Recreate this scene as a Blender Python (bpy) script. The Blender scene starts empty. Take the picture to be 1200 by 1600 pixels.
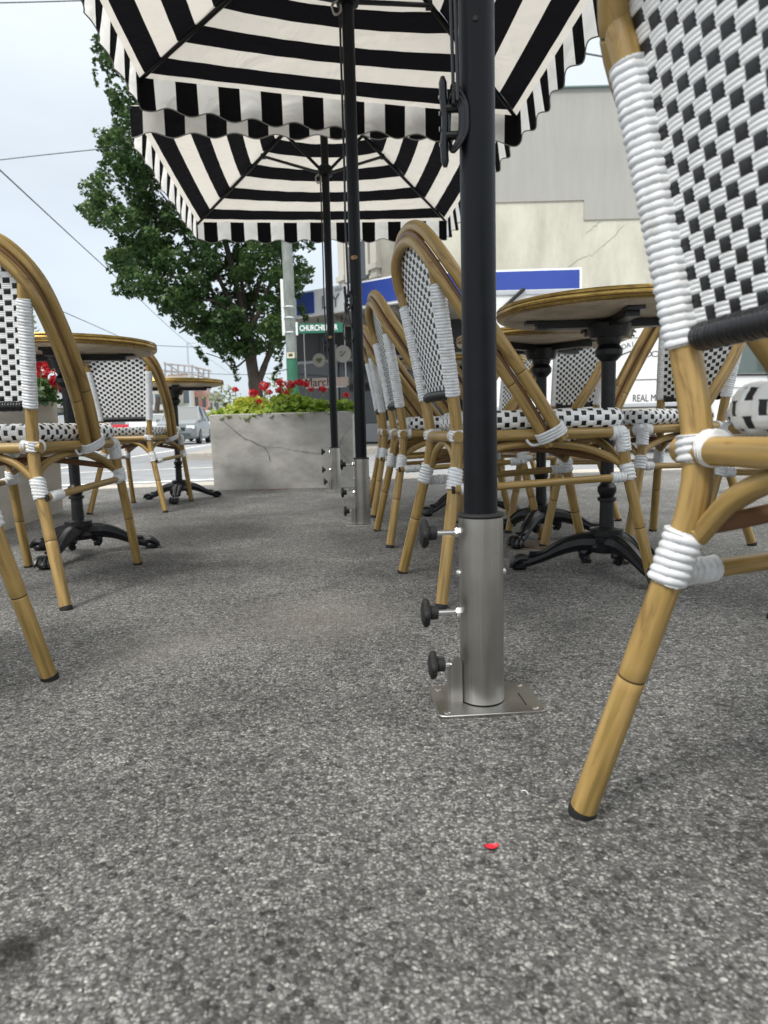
import bpy, math, random
import numpy as np
from mathutils import Vector, Matrix
random.seed(7); rng = np.random.default_rng(7)
S = bpy.context.scene; C = S.collection; R = math.radians; PI = math.pi

# ---------------------------------------------------------------- camera
cam_d = bpy.data.cameras.new('camera'); cam = bpy.data.objects.new('camera', cam_d); C.objects.link(cam)
F_PX = 1082.36; PITCH = R(7.056); ROLL = R(1.5136); CH = .43
cam_d.sensor_fit = 'VERTICAL'; cam_d.sensor_height = 36; cam_d.lens = F_PX/1600*36
cam_d.clip_start = .02; cam_d.clip_end = 2000
fw = Vector((0, math.cos(PITCH), -math.sin(PITCH))); up0 = Vector((0, math.sin(PITCH), math.cos(PITCH))); rt0 = Vector((1,0,0))
rt = math.cos(ROLL)*rt0 - math.sin(ROLL)*up0; up = math.sin(ROLL)*rt0 + math.cos(ROLL)*up0
cam.matrix_world = Matrix(((rt.x,up.x,-fw.x,0),(rt.y,up.y,-fw.y,0),(rt.z,up.z,-fw.z,CH),(0,0,0,1)))
cam_d.dof.use_dof = True; cam_d.dof.focus_distance = 1.5; cam_d.dof.aperture_fstop = 8.5
S.camera = cam
# ---------------------------------------------------------------- world, sun, exposure
W = bpy.data.worlds.new('World'); S.world = W; W.use_nodes = True
nt = W.node_tree; nt.nodes.clear(); N = nt.nodes.new; L = nt.links.new
SUN_EL = R(52); SUN_ROT = R(215)
sky = N('ShaderNodeTexSky'); sky.sky_type = 'NISHITA'; sky.sun_disc = False; sky.sun_elevation = SUN_EL; sky.sun_rotation = SUN_ROT; sky.dust_density = 3
sk = N('ShaderNodeVectorMath'); sk.operation = 'SCALE'; sk.inputs['Scale'].default_value = .10; L(sky.outputs[0], sk.inputs[0])
tc = N('ShaderNodeTexCoord'); sx = N('ShaderNodeSeparateXYZ'); L(tc.outputs['Generated'], sx.inputs[0])
cr = N('ShaderNodeValToRGB'); e = cr.color_ramp.elements
e[0].position = 0; e[0].color = (.64,.70,.75,1); e[1].position = 1; e[1].color = (3.4,3.35,3.2,1)
for p, c in ((.12,(.64,.72,.79,1)),(.35,(.71,.78,.85,1)),(.58,(.86,.90,.94,1)),(.70,(2.0,1.99,1.93,1))):
    x = e.new(p); x.color = c
L(sx.outputs['Z'], cr.inputs[0])
no = N('ShaderNodeTexNoise'); no.inputs['Scale'].default_value = 2.2; no.inputs['Detail'].default_value = 5
mp = N('ShaderNodeMapping'); mp.inputs['Scale'].default_value = (1,1,2.6); L(tc.outputs['Generated'], mp.inputs[0]); L(mp.outputs[0], no.inputs[0])
mr = N('ShaderNodeMapRange'); mr.inputs['From Min'].default_value = .3; mr.inputs['From Max'].default_value = .7; mr.inputs['To Min'].default_value = .88; mr.inputs['To Max'].default_value = 1.1
L(no.outputs[0], mr.inputs[0])
cs = N('ShaderNodeVectorMath'); cs.operation = 'SCALE'; L(cr.outputs[0], cs.inputs[0]); L(mr.outputs[0], cs.inputs['Scale'])
mx = N('ShaderNodeMix'); mx.data_type = 'RGBA'; mx.inputs[0].default_value = .88; L(sk.outputs[0], mx.inputs[6]); L(cs.outputs[0], mx.inputs[7])
bg = N('ShaderNodeBackground'); bg.inputs[1].default_value = 1.0; L(mx.outputs[2], bg.inputs[0])
wo = N('ShaderNodeOutputWorld'); L(bg.outputs[0], wo.inputs[0])
sd = bpy.data.lights.new('sun', 'SUN'); sd.energy = 1.8; sd.angle = R(11); sd.color = (1,.965,.92)
so = bpy.data.objects.new('sun', sd); C.objects.link(so)
sv = Vector((math.sin(SUN_ROT)*math.cos(SUN_EL), math.cos(SUN_ROT)*math.cos(SUN_EL), math.sin(SUN_EL)))
so.rotation_euler = sv.to_track_quat('Z', 'Y').to_euler()
S.view_settings.view_transform = 'Standard'; S.view_settings.look = 'None'; S.view_settings.gamma = 1
S.view_settings.exposure = 0.38

# ---------------------------------------------------------------- materials
def mat(name, col, rough=.6, metal=0, spec=.5, noise=None, bump=None, coord='Object', extra=None):
    m = bpy.data.materials.new(name); m.use_nodes = True; t = m.node_tree; b = t.nodes['Principled BSDF']
    b.inputs['Base Color'].default_value = (*col, 1); b.inputs['Roughness'].default_value = rough
    b.inputs['Metallic'].default_value = metal; b.inputs['Specular IOR Level'].default_value = spec
    n = t.nodes.new; l = t.links.new
    if noise or bump:
        tcn = n('ShaderNodeTexCoord'); mpn = n('ShaderNodeMapping'); l(tcn.outputs[coord], mpn.inputs[0])
    if noise:   # (scale vec, col2, lo, hi)
        sc, c2, lo, hi = noise; mpn.inputs['Scale'].default_value = sc
        tx = n('ShaderNodeTexNoise'); tx.inputs['Scale'].default_value = 1; tx.inputs['Detail'].default_value = 6; tx.inputs['Roughness'].default_value = .62
        l(mpn.outputs[0], tx.inputs[0])
        rr = n('ShaderNodeValToRGB'); rr.color_ramp.elements[0].position = lo; rr.color_ramp.elements[1].position = hi
        rr.color_ramp.elements[0].color = (*col,1); rr.color_ramp.elements[1].color = (*c2,1)
        l(tx.outputs[0], rr.inputs[0]); l(rr.outputs[0], b.inputs['Base Color'])
        mra = n('ShaderNodeMapRange'); mra.inputs['To Min'].default_value = max(rough-.12,.05); mra.inputs['To Max'].default_value = min(rough+.12,1)
        l(tx.outputs[0], mra.inputs[0]); l(mra.outputs[0], b.inputs['Roughness'])
    if bump:    # (scale, strength, distance)
        tb = n('ShaderNodeTexNoise'); tb.inputs['Scale'].default_value = bump[0]; tb.inputs['Detail'].default_value = 4
        l(tcn.outputs[coord], tb.inputs[0])
        bb = n('ShaderNodeBump'); bb.inputs['Strength'].default_value = bump[1]; bb.inputs['Distance'].default_value = bump[2]
        l(tb.outputs[0], bb.inputs['Height']); l(bb.outputs[0], b.inputs['Normal'])
    return m

def nodes(m): t = m.node_tree; return t, t.nodes.new, t.links.new, t.nodes['Principled BSDF']

# bamboo look tube: streaks run along uv.v (metres), brown scuffs
def bamboo_mat():
    m = mat('bamboo', (.42,.25,.07), .34); t, n, l, b = nodes(m)
    uv = n('ShaderNodeUVMap'); mp1 = n('ShaderNodeMapping'); mp1.inputs['Scale'].default_value = (70,5,1); l(uv.outputs[0], mp1.inputs[0])
    n1 = n('ShaderNodeTexNoise'); n1.inputs['Scale'].default_value = 1; n1.inputs['Detail'].default_value = 7; l(mp1.outputs[0], n1.inputs[0])
    r1 = n('ShaderNodeValToRGB'); e = r1.color_ramp.elements; e[0].position = .36; e[0].color = (.215,.145,.045,1); e[1].position = .66; e[1].color = (.46,.305,.115,1)
    x = e.new(.5); x.color = (.35,.228,.072,1); l(n1.outputs[0], r1.inputs[0])
    mp2 = n('ShaderNodeMapping'); mp2.inputs['Scale'].default_value = (42,9,1); l(uv.outputs[0], mp2.inputs[0])
    n2 = n('ShaderNodeTexNoise'); n2.inputs['Scale'].default_value = 1; n2.inputs['Detail'].default_value = 10; n2.inputs['Roughness'].default_value = .62; n2.inputs['Distortion'].default_value = .6; l(mp2.outputs[0], n2.inputs[0])
    r2 = n('ShaderNodeValToRGB'); r2.color_ramp.elements[0].position = .565; r2.color_ramp.elements[1].position = .66; l(n2.outputs[0], r2.inputs[0])
    ob = n('ShaderNodeObjectInfo'); 
    mx = n('ShaderNodeMix'); mx.data_type = 'RGBA'; l(r1.outputs[0], mx.inputs[6]); mx.inputs[7].default_value = (.16,.085,.03,1)
    mm = n('ShaderNodeMath'); mm.operation = 'MULTIPLY'; mm.inputs[1].default_value = .75; l(r2.outputs[0], mm.inputs[0]); l(mm.outputs[0], mx.inputs[0])
    l(mx.outputs[2], b.inputs['Base Color'])
    rr = n('ShaderNodeMapRange'); rr.inputs['To Min'].default_value = .27; rr.inputs['To Max'].default_value = .5; l(n1.outputs[0], rr.inputs[0]); l(rr.outputs[0], b.inputs['Roughness'])
    bp = n('ShaderNodeBump'); bp.inputs['Strength'].default_value = .25; bp.inputs['Distance'].default_value = .0008; l(n2.outputs[0], bp.inputs['Height']); l(bp.outputs[0], b.inputs['Normal'])
    return m
M = {}
M['bamboo'] = bamboo_mat()
M['joint'] = mat('joint_line', (.05,.025,.01), .6)
M['groove'] = mat('dark_bamboo', (.15,.072,.03), .4)
M['cord'] = mat('white_cord', (.76,.78,.80), .36, noise=((40,40,40),(.50,.49,.46),.46,.80))
M['weave_w'] = mat('white_weave', (.86,.87,.87), .36, noise=((30,30,30),(.74,.75,.73),.45,.85))
M['weave_b'] = mat('black_weave', (.006,.006,.008), .4)
M['blackcord'] = mat('black_cord', (.010,.010,.012), .25)
M['rubber'] = mat('black_rubber', (.012,.012,.012), .7)
M['iron'] = mat('black_cast_iron', (.006,.0065,.008), .34, spec=.45, noise=((30,30,30),(.03,.032,.036),.55,.8), bump=(90,.25,.002))
M['pole'] = mat('black_pole_paint', (.004,.005,.007), .42, spec=.25, noise=((14,14,60),(.007,.008,.011),.4,.8), bump=(300,.08,.0005))
M['brass'] = mat('brass_rim', (.50,.34,.10), .3, metal=.85, noise=((25,25,60),(.20,.12,.04),.45,.75))
M['under'] = mat('table_underside', (.60,.50,.38), .6, noise=((9,9,9),(.30,.235,.16),.4,.75))
M['ttop'] = mat('table_surface', (.55,.50,.42), .3)
def steel():
    m = mat('brushed_steel', (.42,.41,.39), .30, metal=1); t, n, l, b = nodes(m)
    tcn = n('ShaderNodeTexCoord'); mpn = n('ShaderNodeMapping'); mpn.inputs['Scale'].default_value = (700,700,6); l(tcn.outputs['Object'], mpn.inputs[0])
    tx = n('ShaderNodeTexNoise'); tx.inputs['Scale'].default_value = 1; tx.inputs['Detail'].default_value = 3; l(mpn.outputs[0], tx.inputs[0])
    mr = n('ShaderNodeMapRange'); mr.inputs['To Min'].default_value = .2; mr.inputs['To Max'].default_value = .5; l(tx.outputs[0], mr.inputs[0]); l(mr.outputs[0], b.inputs['Roughness'])
    rr = n('ShaderNodeValToRGB'); rr.color_ramp.elements[0].color = (.36,.35,.33,1); rr.color_ramp.elements[1].color = (.56,.55,.52,1)
    rr.color_ramp.elements[0].position = .3; rr.color_ramp.elements[1].position = .7
    t3 = n('ShaderNodeTexNoise'); t3.inputs['Scale'].default_value = 16; t3.inputs['Detail'].default_value = 5; l(tcn.outputs['Object'], t3.inputs[0])
    av = n('ShaderNodeMath'); av.operation = 'MULTIPLY_ADD'; av.inputs[1].default_value = .5; l(tx.outputs[0], av.inputs[0])
    av2 = n('ShaderNodeMath'); av2.operation = 'MULTIPLY'; av2.inputs[1].default_value = .5; l(t3.outputs[0], av2.inputs[0]); l(av2.outputs[0], av.inputs[2])
    l(av.outputs[0], rr.inputs[0]); l(rr.outputs[0], b.inputs['Base Color'])
    b.inputs['Anisotropic'].default_value = .6
    bp = n('ShaderNodeBump'); bp.inputs['Strength'].default_value = .12; bp.inputs['Distance'].default_value = .0003; l(tx.outputs[0], bp.inputs['Height']); l(bp.outputs[0], b.inputs['Normal'])
    return m
M['steel'] = steel()
M['bright'] = mat('bright_screw_steel', (.75,.75,.74), .18, metal=1)
M['concrete'] = mat('planter_concrete', (.46,.45,.42), .85, noise=((4,4,6.5),(.27,.263,.245),.38,.70), bump=(60,.3,.003))
M['concrete2'] = mat('pale_planter_concrete', (.50,.46,.40), .85, noise=((3,3,14),(.38,.35,.30),.45,.7), bump=(60,.3,.003))
M['crack'] = mat('crack', (.10,.095,.085), .9)
M['soil'] = mat('soil', (.05,.035,.025), .95)
def fabric(name, col, tr, c2):
    m = mat(name, col, .85, spec=.15, noise=((3.2,3.2,3.2),c2,.4,.8)); t, n, l, b = nodes(m)
    # fine cloth weave
    tcn = n('ShaderNodeTexCoord'); wv = n('ShaderNodeTexNoise'); wv.inputs['Scale'].default_value = 300; wv.inputs['Detail'].default_value = 3; l(tcn.outputs['Object'], wv.inputs[0])
    bp = n('ShaderNodeBump'); bp.inputs['Strength'].default_value = .35; bp.inputs['Distance'].default_value = .001; l(wv.outputs[0], bp.inputs['Height'])
    w2 = n('ShaderNodeTexNoise'); w2.inputs['Scale'].default_value = 5.5; w2.inputs['Detail'].default_value = 2; w2.inputs['Distortion'].default_value = 1.2; l(tcn.outputs['Object'], w2.inputs[0])
    b2 = n('ShaderNodeBump'); b2.inputs['Strength'].default_value = .5; b2.inputs['Distance'].default_value = .035; l(w2.outputs[0], b2.inputs['Height']); l(bp.outputs[0], b2.inputs['Normal']); l(b2.outputs[0], b.inputs['Normal'])
    ts = n('ShaderNodeBsdfTranslucent'); ts.inputs[0].default_value = (*tr,1); l(b2.outputs[0], ts.inputs['Normal'])
    ad = n('ShaderNodeMixShader'); ad.inputs[0].default_value = .5; out = t.nodes['Material Output']
    l(b.outputs[0], ad.inputs[1]); l(ts.outputs[0], ad.inputs[2]); l(ad.outputs[0], out.inputs[0])
    return m
M['cream'] = fabric('cream_canvas', (.68,.66,.61), (.50,.475,.435), (.53,.51,.465))
M['cream_v'] = fabric('backlit_valance_canvas', (.80,.79,.765), (.80,.785,.75), (.70,.69,.66)); M['cream_v'].node_tree.nodes['Mix Shader'].inputs[0].default_value = .70  # same canvas as the canopy, backlight put into whiter colour and stronger translucency
M['blk'] = fabric('black_canvas', (.008,.008,.009), (.004,.004,.005), (.013,.013,.014))
M['piping'] = mat('grey_piping', (.20,.20,.19), .7)
def leafmat(name, c1, c2, c3, tr=.3, scale=3.0):
    m = mat(name, c1, .42, spec=.45); t, n, l, b = nodes(m)
    at = n('ShaderNodeAttribute'); at.attribute_name = 'tint'
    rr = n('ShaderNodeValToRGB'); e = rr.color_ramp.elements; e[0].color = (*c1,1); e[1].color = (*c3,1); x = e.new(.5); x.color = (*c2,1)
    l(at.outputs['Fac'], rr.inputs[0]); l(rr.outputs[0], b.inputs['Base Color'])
    ts = n('ShaderNodeBsdfTranslucent'); l(rr.outputs[0], ts.inputs[0])
    ad = n('ShaderNodeMixShader'); ad.inputs[0].default_value = tr; l(b.outputs[0], ad.inputs[1]); l(ts.outputs[0], ad.inputs[2]); l(ad.outputs[0], t.nodes['Material Output'].inputs[0])
    return m
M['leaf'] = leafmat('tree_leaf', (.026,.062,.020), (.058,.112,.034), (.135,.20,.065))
M['leaf'].node_tree.nodes['Principled BSDF'].inputs['Specular IOR Level'].default_value = .2
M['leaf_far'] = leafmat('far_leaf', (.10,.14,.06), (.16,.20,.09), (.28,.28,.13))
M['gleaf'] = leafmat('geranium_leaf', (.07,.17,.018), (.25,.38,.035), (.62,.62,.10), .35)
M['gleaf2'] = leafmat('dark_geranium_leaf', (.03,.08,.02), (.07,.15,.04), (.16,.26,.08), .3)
M['petal'] = leafmat('red_petal', (.38,.004,.016), (.60,.008,.022), (.80,.03,.05), .25)
M['stem'] = mat('green_stem', (.18,.24,.07), .6)
M['bark'] = mat('bark', (.050,.038,.030), .9, noise=((9,9,2.5),(.11,.088,.07),.4,.7), bump=(14,1,.03))

def asphalt():
    m = mat('asphalt_footpath', (.12,.12,.12), .8, spec=.3); t, n, l, b = nodes(m)
    tcn = n('ShaderNodeTexCoord')
    # warp the coordinates a little so that stones are irregular
    wn = n('ShaderNodeTexNoise'); wn.inputs['Scale'].default_value = 130; wn.inputs['Detail'].default_value = 3; l(tcn.outputs['Object'], wn.inputs[0])
    wa = n('ShaderNodeVectorMath'); wa.operation = 'MULTIPLY_ADD'; wa.inputs[1].default_value = (.006,.006,.0); l(wn.outputs['Color'], wa.inputs[0]); l(tcn.outputs['Object'], wa.inputs[2])
    v = n('ShaderNodeTexVoronoi'); v.inputs['Scale'].default_value = 260; l(wa.outputs[0], v.inputs[0])
    sp = n('ShaderNodeSeparateColor'); l(v.outputs['Color'], sp.inputs[0])
    r1 = n('ShaderNodeValToRGB'); e = r1.color_ramp.elements; e[0].position = 0; e[0].color = (.060,.058,.053,1); e[1].position = 1; e[1].color = (.44,.432,.40,1)
    for p, c in ((.25,(.152,.152,.147)),(.55,(.238,.237,.229)),(.82,(.32,.317,.303)),(.93,(.34,.336,.32))):
        x = e.new(p); x.color = (*c,1)
    l(sp.outputs[0], r1.inputs[0])
    # binder between stones
    rd = n('ShaderNodeMapRange'); rd.inputs['From Min'].default_value = .38; rd.inputs['From Max'].default_value = .66; l(v.outputs['Distance'], rd.inputs[0])
    m1 = n('ShaderNodeMix'); m1.data_type = 'RGBA'; l(rd.outputs[0], m1.inputs[0]); l(r1.outputs[0], m1.inputs[6]); m1.inputs[7].default_value = (.11,.108,.103,1)
    # fine grit
    n2 = n('ShaderNodeTexNoise'); n2.inputs['Scale'].default_value = 420; n2.inputs['Detail'].default_value = 6; n2.inputs['Roughness'].default_value = .7; l(tcn.outputs['Object'], n2.inputs[0])
    r2 = n('ShaderNodeMapRange'); r2.inputs['From Min'].default_value = .3; r2.inputs['From Max'].default_value = .7; r2.inputs['To Min'].default_value = .5; r2.inputs['To Max'].default_value = 1.6; l(n2.outputs[0], r2.inputs[0])
    v3 = n('ShaderNodeTexVoronoi'); v3.inputs['Scale'].default_value = 140; v3.inputs['Randomness'].default_value = 1; l(wa.outputs[0], v3.inputs[0])
    sp3 = n('ShaderNodeSeparateColor'); l(v3.outputs['Color'], sp3.inputs[0])
    q3 = n('ShaderNodeValToRGB'); q3.color_ramp.interpolation = 'LINEAR'; e3 = q3.color_ramp.elements; e3[0].color = (.42,.42,.42,1); e3[1].color = (1.3,1.3,1.28,1); x3 = e3.new(.25); x3.color = (.85,.85,.85,1); x3 = e3.new(.8); x3.color = (1.05,1.05,1.05,1); l(sp3.outputs[0], q3.inputs[0])
    mv3 = n('ShaderNodeVectorMath'); mv3.operation = 'MULTIPLY'; l(m1.outputs[2], mv3.inputs[0]); l(q3.outputs[0], mv3.inputs[1])
    # white chips, sparse
    v2 = n('ShaderNodeTexVoronoi'); v2.inputs['Scale'].default_value = 170; v2.inputs['Randomness'].default_value = 1; l(wa.outputs[0], v2.inputs[0])
    sp2 = n('ShaderNodeSeparateColor'); l(v2.outputs['Color'], sp2.inputs[0])
    g1 = n('ShaderNodeMath'); g1.operation = 'GREATER_THAN'; g1.inputs[1].default_value = .945; l(sp2.outputs[1], g1.inputs[0])
    szr = n('ShaderNodeMapRange'); szr.inputs['To Min'].default_value = .14; szr.inputs['To Max'].default_value = .34; l(sp2.outputs[2], szr.inputs[0])
    g2 = n('ShaderNodeMath'); g2.operation = 'LESS_THAN'; l(v2.outputs['Distance'], g2.inputs[0]); l(szr.outputs[0], g2.inputs[1])
    g3 = n('ShaderNodeMath'); g3.operation = 'MULTIPLY'; l(g1.outputs[0], g3.inputs[0]); l(g2.outputs[0], g3.inputs[1])
    m2 = n('ShaderNodeMix'); m2.data_type = 'RGBA'; l(mv3.outputs[0], m2.inputs[6]); m2.inputs[7].default_value = (.56,.55,.51,1)
    g4 = n('ShaderNodeMath'); g4.operation = 'MULTIPLY'; g4.inputs[1].default_value = .8; l(g3.outputs[0], g4.inputs[0]); l(g4.outputs[0], m2.inputs[0])
    # broad wear
    n3 = n('ShaderNodeTexNoise'); n3.inputs['Scale'].default_value = 2.1; n3.inputs['Detail'].default_value = 9; n3.inputs['Roughness'].default_value = .68; l(tcn.outputs['Object'], n3.inputs[0])
    r3 = n('ShaderNodeMapRange'); r3.inputs['From Min'].default_value = .34; r3.inputs['From Max'].default_value = .66; r3.inputs['To Min'].default_value = .66; r3.inputs['To Max'].default_value = 1.40; l(n3.outputs[0], r3.inputs[0])
    mu = n('ShaderNodeMath'); mu.operation = 'MULTIPLY'; l(r2.outputs[0], mu.inputs[0]); l(r3.outputs[0], mu.inputs[1])
    sc = n('ShaderNodeVectorMath'); sc.operation = 'SCALE'; l(m2.outputs[2], sc.inputs[0]); l(mu.outputs[0], sc.inputs['Scale'])
    # small dark stain spots, then broad paler and darker patches
    def spot(loc, rad, col, prev, k):
        d = n('ShaderNodeVectorMath'); d.operation = 'DISTANCE'; l(tcn.outputs['Object'], d.inputs[0]); d.inputs[1].default_value = loc
        ad = n('ShaderNodeMath'); ad.operation = 'MULTIPLY_ADD'; ad.inputs[1].default_value = rad*1.4; l(n3b.outputs[0], ad.inputs[0]); l(d.outputs['Value'], ad.inputs[2])
        q = n('ShaderNodeMapRange'); q.inputs['From Min'].default_value = rad*1.0; q.inputs['From Max'].default_value = rad*1.75; q.inputs['To Min'].default_value = k; q.inputs['To Max'].default_value = 0; l(ad.outputs[0], q.inputs[0])
        mm = n('ShaderNodeMix'); mm.data_type = 'RGBA'; l(q.outputs[0], mm.inputs[0]); l(prev, mm.inputs[6]); mm.inputs[7].default_value = (*col,1); return mm.outputs[2]
    n3b = n('ShaderNodeTexNoise'); n3b.inputs['Scale'].default_value = 60; n3b.inputs['Detail'].default_value = 6; l(tcn.outputs['Object'], n3b.inputs[0])
    o = sc.outputs[0]
    o = spot((-.322,.532,0), .034, (.018,.016,.014), o, .92)
    o = spot((-.300,.556,0), .016, (.03,.028,.025), o, .7)
    o = spot((-.15,1.55,0), .26, (.30,.275,.235), o, .34)
    o = spot((-.45,1.35,0), .16, (.34,.32,.28), o, .28)
    pass
    o = spot((-.9,3.2,0), .35, (.07,.068,.064), o, .35)
    o = spot((.9,1.2,0), .25, (.07,.068,.064), o, .30)
    o = spot((.55,2.36,0), .17, (.40,.36,.29), o, .55)
    l(o, b.inputs['Base Color'])
    # relief
    hs = n('ShaderNodeMath'); hs.operation = 'MULTIPLY'; hs.inputs[1].default_value = -1; l(v.outputs['Distance'], hs.inputs[0])
    ha = n('ShaderNodeMath'); ha.operation = 'MULTIPLY_ADD'; ha.inputs[1].default_value = .8; l(n2.outputs[0], ha.inputs[0]); l(hs.outputs[0], ha.inputs[2])
    hb = n('ShaderNodeMath'); hb.operation = 'MULTIPLY_ADD'; hb.inputs[1].default_value = .5; l(sp.outputs[1], hb.inputs[0]); l(ha.outputs[0], hb.inputs[2])
    bp = n('ShaderNodeBump'); bp.inputs['Strength'].default_value = 1; bp.inputs['Distance'].default_value = .0030; l(hb.outputs[0], bp.inputs['Height']); l(bp.outputs[0], b.inputs['Normal'])
    return m
M['asphalt'] = asphalt()
M['kerb'] = mat('pale_concrete', (.44,.41,.36), .9, noise=((30,30,30),(.26,.245,.22),.4,.75), bump=(160,.5,.004))
M['road'] = mat('road_asphalt', (.24,.25,.26), .85, noise=((3,3,3),(.17,.175,.185),.35,.7), bump=(90,.4,.004))
M['verge'] = mat('distant_ground', (.20,.20,.18), .9, noise=((.2,.2,.2),(.13,.15,.11),.4,.7))
M['paint'] = mat('road_paint', (.72,.72,.70), .7, noise=((14,14,14),(.42,.42,.41),.5,.75))
M['green_lane'] = mat('worn_green_lane', (.16,.25,.22), .8)

# ---------------------------------------------------------------- mesh helpers
class MB:
    def __init__(s): s.v = []; s.f = []; s.m = []; s.uv = []; s.tint = None
    def add(s, vs, fs, mi=0, uvs=None):
        o = len(s.v); s.v.extend([tuple(map(float, p)) for p in vs])
        for k, f in enumerate(fs):
            s.f.append(tuple(o+i for i in f)); s.m.append(mi if isinstance(mi, int) else mi[k])
            s.uv.append(uvs[k] if uvs else [(0,0)]*len(f))
    def box(s, c, d, mi=0, rz=0, T=None):
        x, y, z = [q/2 for q in d]; P = [(-x,-y,-z),(x,-y,-z),(x,y,-z),(-x,y,-z),(-x,-y,z),(x,-y,z),(x,y,z),(-x,y,z)]
        ca, sa = math.cos(rz), math.sin(rz)
        P = [(p[0]*ca-p[1]*sa+c[0], p[0]*sa+p[1]*ca+c[1], p[2]+c[2]) for p in P]
        if T: P = [T(p) for p in P]
        s.add(P, [(0,3,2,1),(4,5,6,7),(0,1,5,4),(1,2,6,5),(2,3,7,6),(3,0,4,7)], mi)
        return s
    def quad(s, a, b, c, d, mi=0): s.add([a,b,c,d], [(0,1,2,3)], mi); return s
    def rings(s, ctrs, frames, rad, seg, mi=0, cap=True, closed=False, lens=None, wob=None):
        n = len(ctrs); vs = []
        for i in range(n):
            X, Y = frames[i]; r = rad[i] if hasattr(rad, '__len__') else rad
            for k in range(seg):
                a = 2*PI*k/seg; rr = r if wob is None else wob(i, a, r)
                vs.append(ctrs[i] + X*(math.cos(a)*rr) + Y*(math.sin(a)*rr))
        fs = []; us = []; mm = []
        lens = lens or list(range(n))
        for i in range(n if closed else n-1):
            j = (i+1) % n
            for k in range(seg):
                q = (k+1) % seg; fs.append((i*seg+k, i*seg+q, j*seg+q, j*seg+k))
                l0 = lens[i]; l1 = lens[j] if j else lens[i]+.01
                us.append([(k/seg*.1,l0),((k+1)/seg*.1,l0),((k+1)/seg*.1,l1),(k/seg*.1,l1)])
                mm.append(mi if isinstance(mi, int) else mi[i])
        if cap and not closed:
            fs.append(tuple(range(seg-1,-1,-1))); us.append([(0,0)]*seg); mm.append(mm[0])
            fs.append(tuple((n-1)*seg+k for k in range(seg))); us.append([(0,0)]*seg); mm.append(mm[-1])
        s.add(vs, fs, mm, us)
    def tube(s, pts, r, seg=10, mi=0, cap=True, closed=False, joints=(), jm=1, off=0, wob=None):
        pts = [Vector(p) for p in pts]; n = len(pts)
        rad = list(r) if hasattr(r, '__len__') else [r]*n
        if joints:      # thin dark grooves at given arc lengths
            L0 = [0]
            for i in range(1, n): L0.append(L0[-1]+(pts[i]-pts[i-1]).length)
            marks = sorted([(d, rr) for j in joints for d, rr in ((j-.0022,1),(j-.0011,.955),(j+.0011,.955),(j+.0022,1))])
            newp = []; newr = []; newm = []; allp = sorted([(l, 1, None) for l in L0]+[(d, rr, 1) for d, rr in marks], key=lambda q: q[0])
            for l, rr, fl in allp:
                for i in range(n-1):
                    if L0[i+1] >= l-1e-9: break
                t = (l-L0[i])/max(L0[i+1]-L0[i],1e-9); newp.append(pts[i].lerp(pts[i+1], t)); newr.append((rad[i]*(1-t)+rad[i+1]*t)*rr); newm.append(l)
            pts, rad, n = newp, newr, len(newp)
            mi = [jm if any(abs((newm[i]+newm[i+1])/2-j) < .0012 for j in joints) else 0 for i in range(n-1)]
        tan = []
        for i in range(n):
            if closed: t = pts[(i+1) % n]-pts[i-1]
            else: t = pts[min(i+1,n-1)]-pts[max(i-1,0)]
            tan.append(t.normalized() if t.length > 1e-9 else Vector((0,0,1)))
        X = tan[0].orthogonal().normalized() if abs(tan[0].z) < .9 else (Vector((1,0,0))-tan[0]*tan[0].x).normalized()
        fr = []
        for i in range(n):
            X = (X-tan[i]*X.dot(tan[i])).normalized(); fr.append((X, tan[i].cross(X)))
        ln = [off]
        for i in range(1, n): ln.append(ln[-1]+(pts[i]-pts[i-1]).length)
        s.rings(pts, fr, rad, seg, mi, cap, closed, ln, wob); return s
    def lathe(s, prof, c=(0,0,0), seg=24, mi=0, axis='z', flute=None):
        n = len(prof); c = Vector(c); vs = []
        for i, (r, z) in enumerate(prof):
            for k in range(seg):
                a = 2*PI*k/seg; rr = r if flute is None else flute(i, k, r)
                p = (rr*math.cos(a), rr*math.sin(a), z)
                if axis == 'x': p = (z, rr*math.cos(a), rr*math.sin(a))
                if axis == 'y': p = (rr*math.cos(a), z, rr*math.sin(a))
                vs.append(c+Vector(p))
        fs = [(i*seg+k, i*seg+(k+1)%seg, (i+1)*seg+(k+1)%seg, (i+1)*seg+k) for i in range(n-1) for k in range(seg)]
        mm = [mi if isinstance(mi, int) else mi[i] for i in range(n-1) for k in range(seg)]
        fs += [tuple(range(seg-1,-1,-1)), tuple((n-1)*seg+k for k in range(seg))]; mm += [mm[0], mm[-1]]
        s.add(vs, fs, mm); return s
    def prism(s, poly, y0, y1, mi=0, T=lambda p: p):   # poly in (x,z), extruded along y
        n = len(poly); vs = [T((x, y0, z)) for x, z in poly]+[T((x, y1, z)) for x, z in poly]
        s.add(vs, [tuple(range(n)), tuple(range(2*n-1,n-1,-1))]+[(i, n+i, n+(i+1)%n, (i+1)%n) for i in range(n)], mi); return s
    def build(s, name, mats, parent=None, smooth=35, loc=None):
        me = bpy.data.meshes.new(name); me.from_pydata(s.v, [], s.f)
        if not isinstance(mats, (list, tuple)): mats = [mats]
        for m in mats: me.materials.append(m)
        me.polygons.foreach_set('material_index', s.m)
        u = me.uv_layers.new(name='UVMap'); u.data.foreach_set('uv', [x for f in s.uv for p in f for x in p])
        if s.tint is not None:
            a = me.attributes.new('tint', 'FLOAT', 'FACE'); a.data.foreach_set('value', s.tint)
        if smooth:
            me.polygons.foreach_set('use_smooth', [True]*len(me.polygons)); me.set_sharp_from_angle(angle=R(smooth))
        me.update()
        o = bpy.data.objects.new(name, me); C.objects.link(o)
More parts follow.
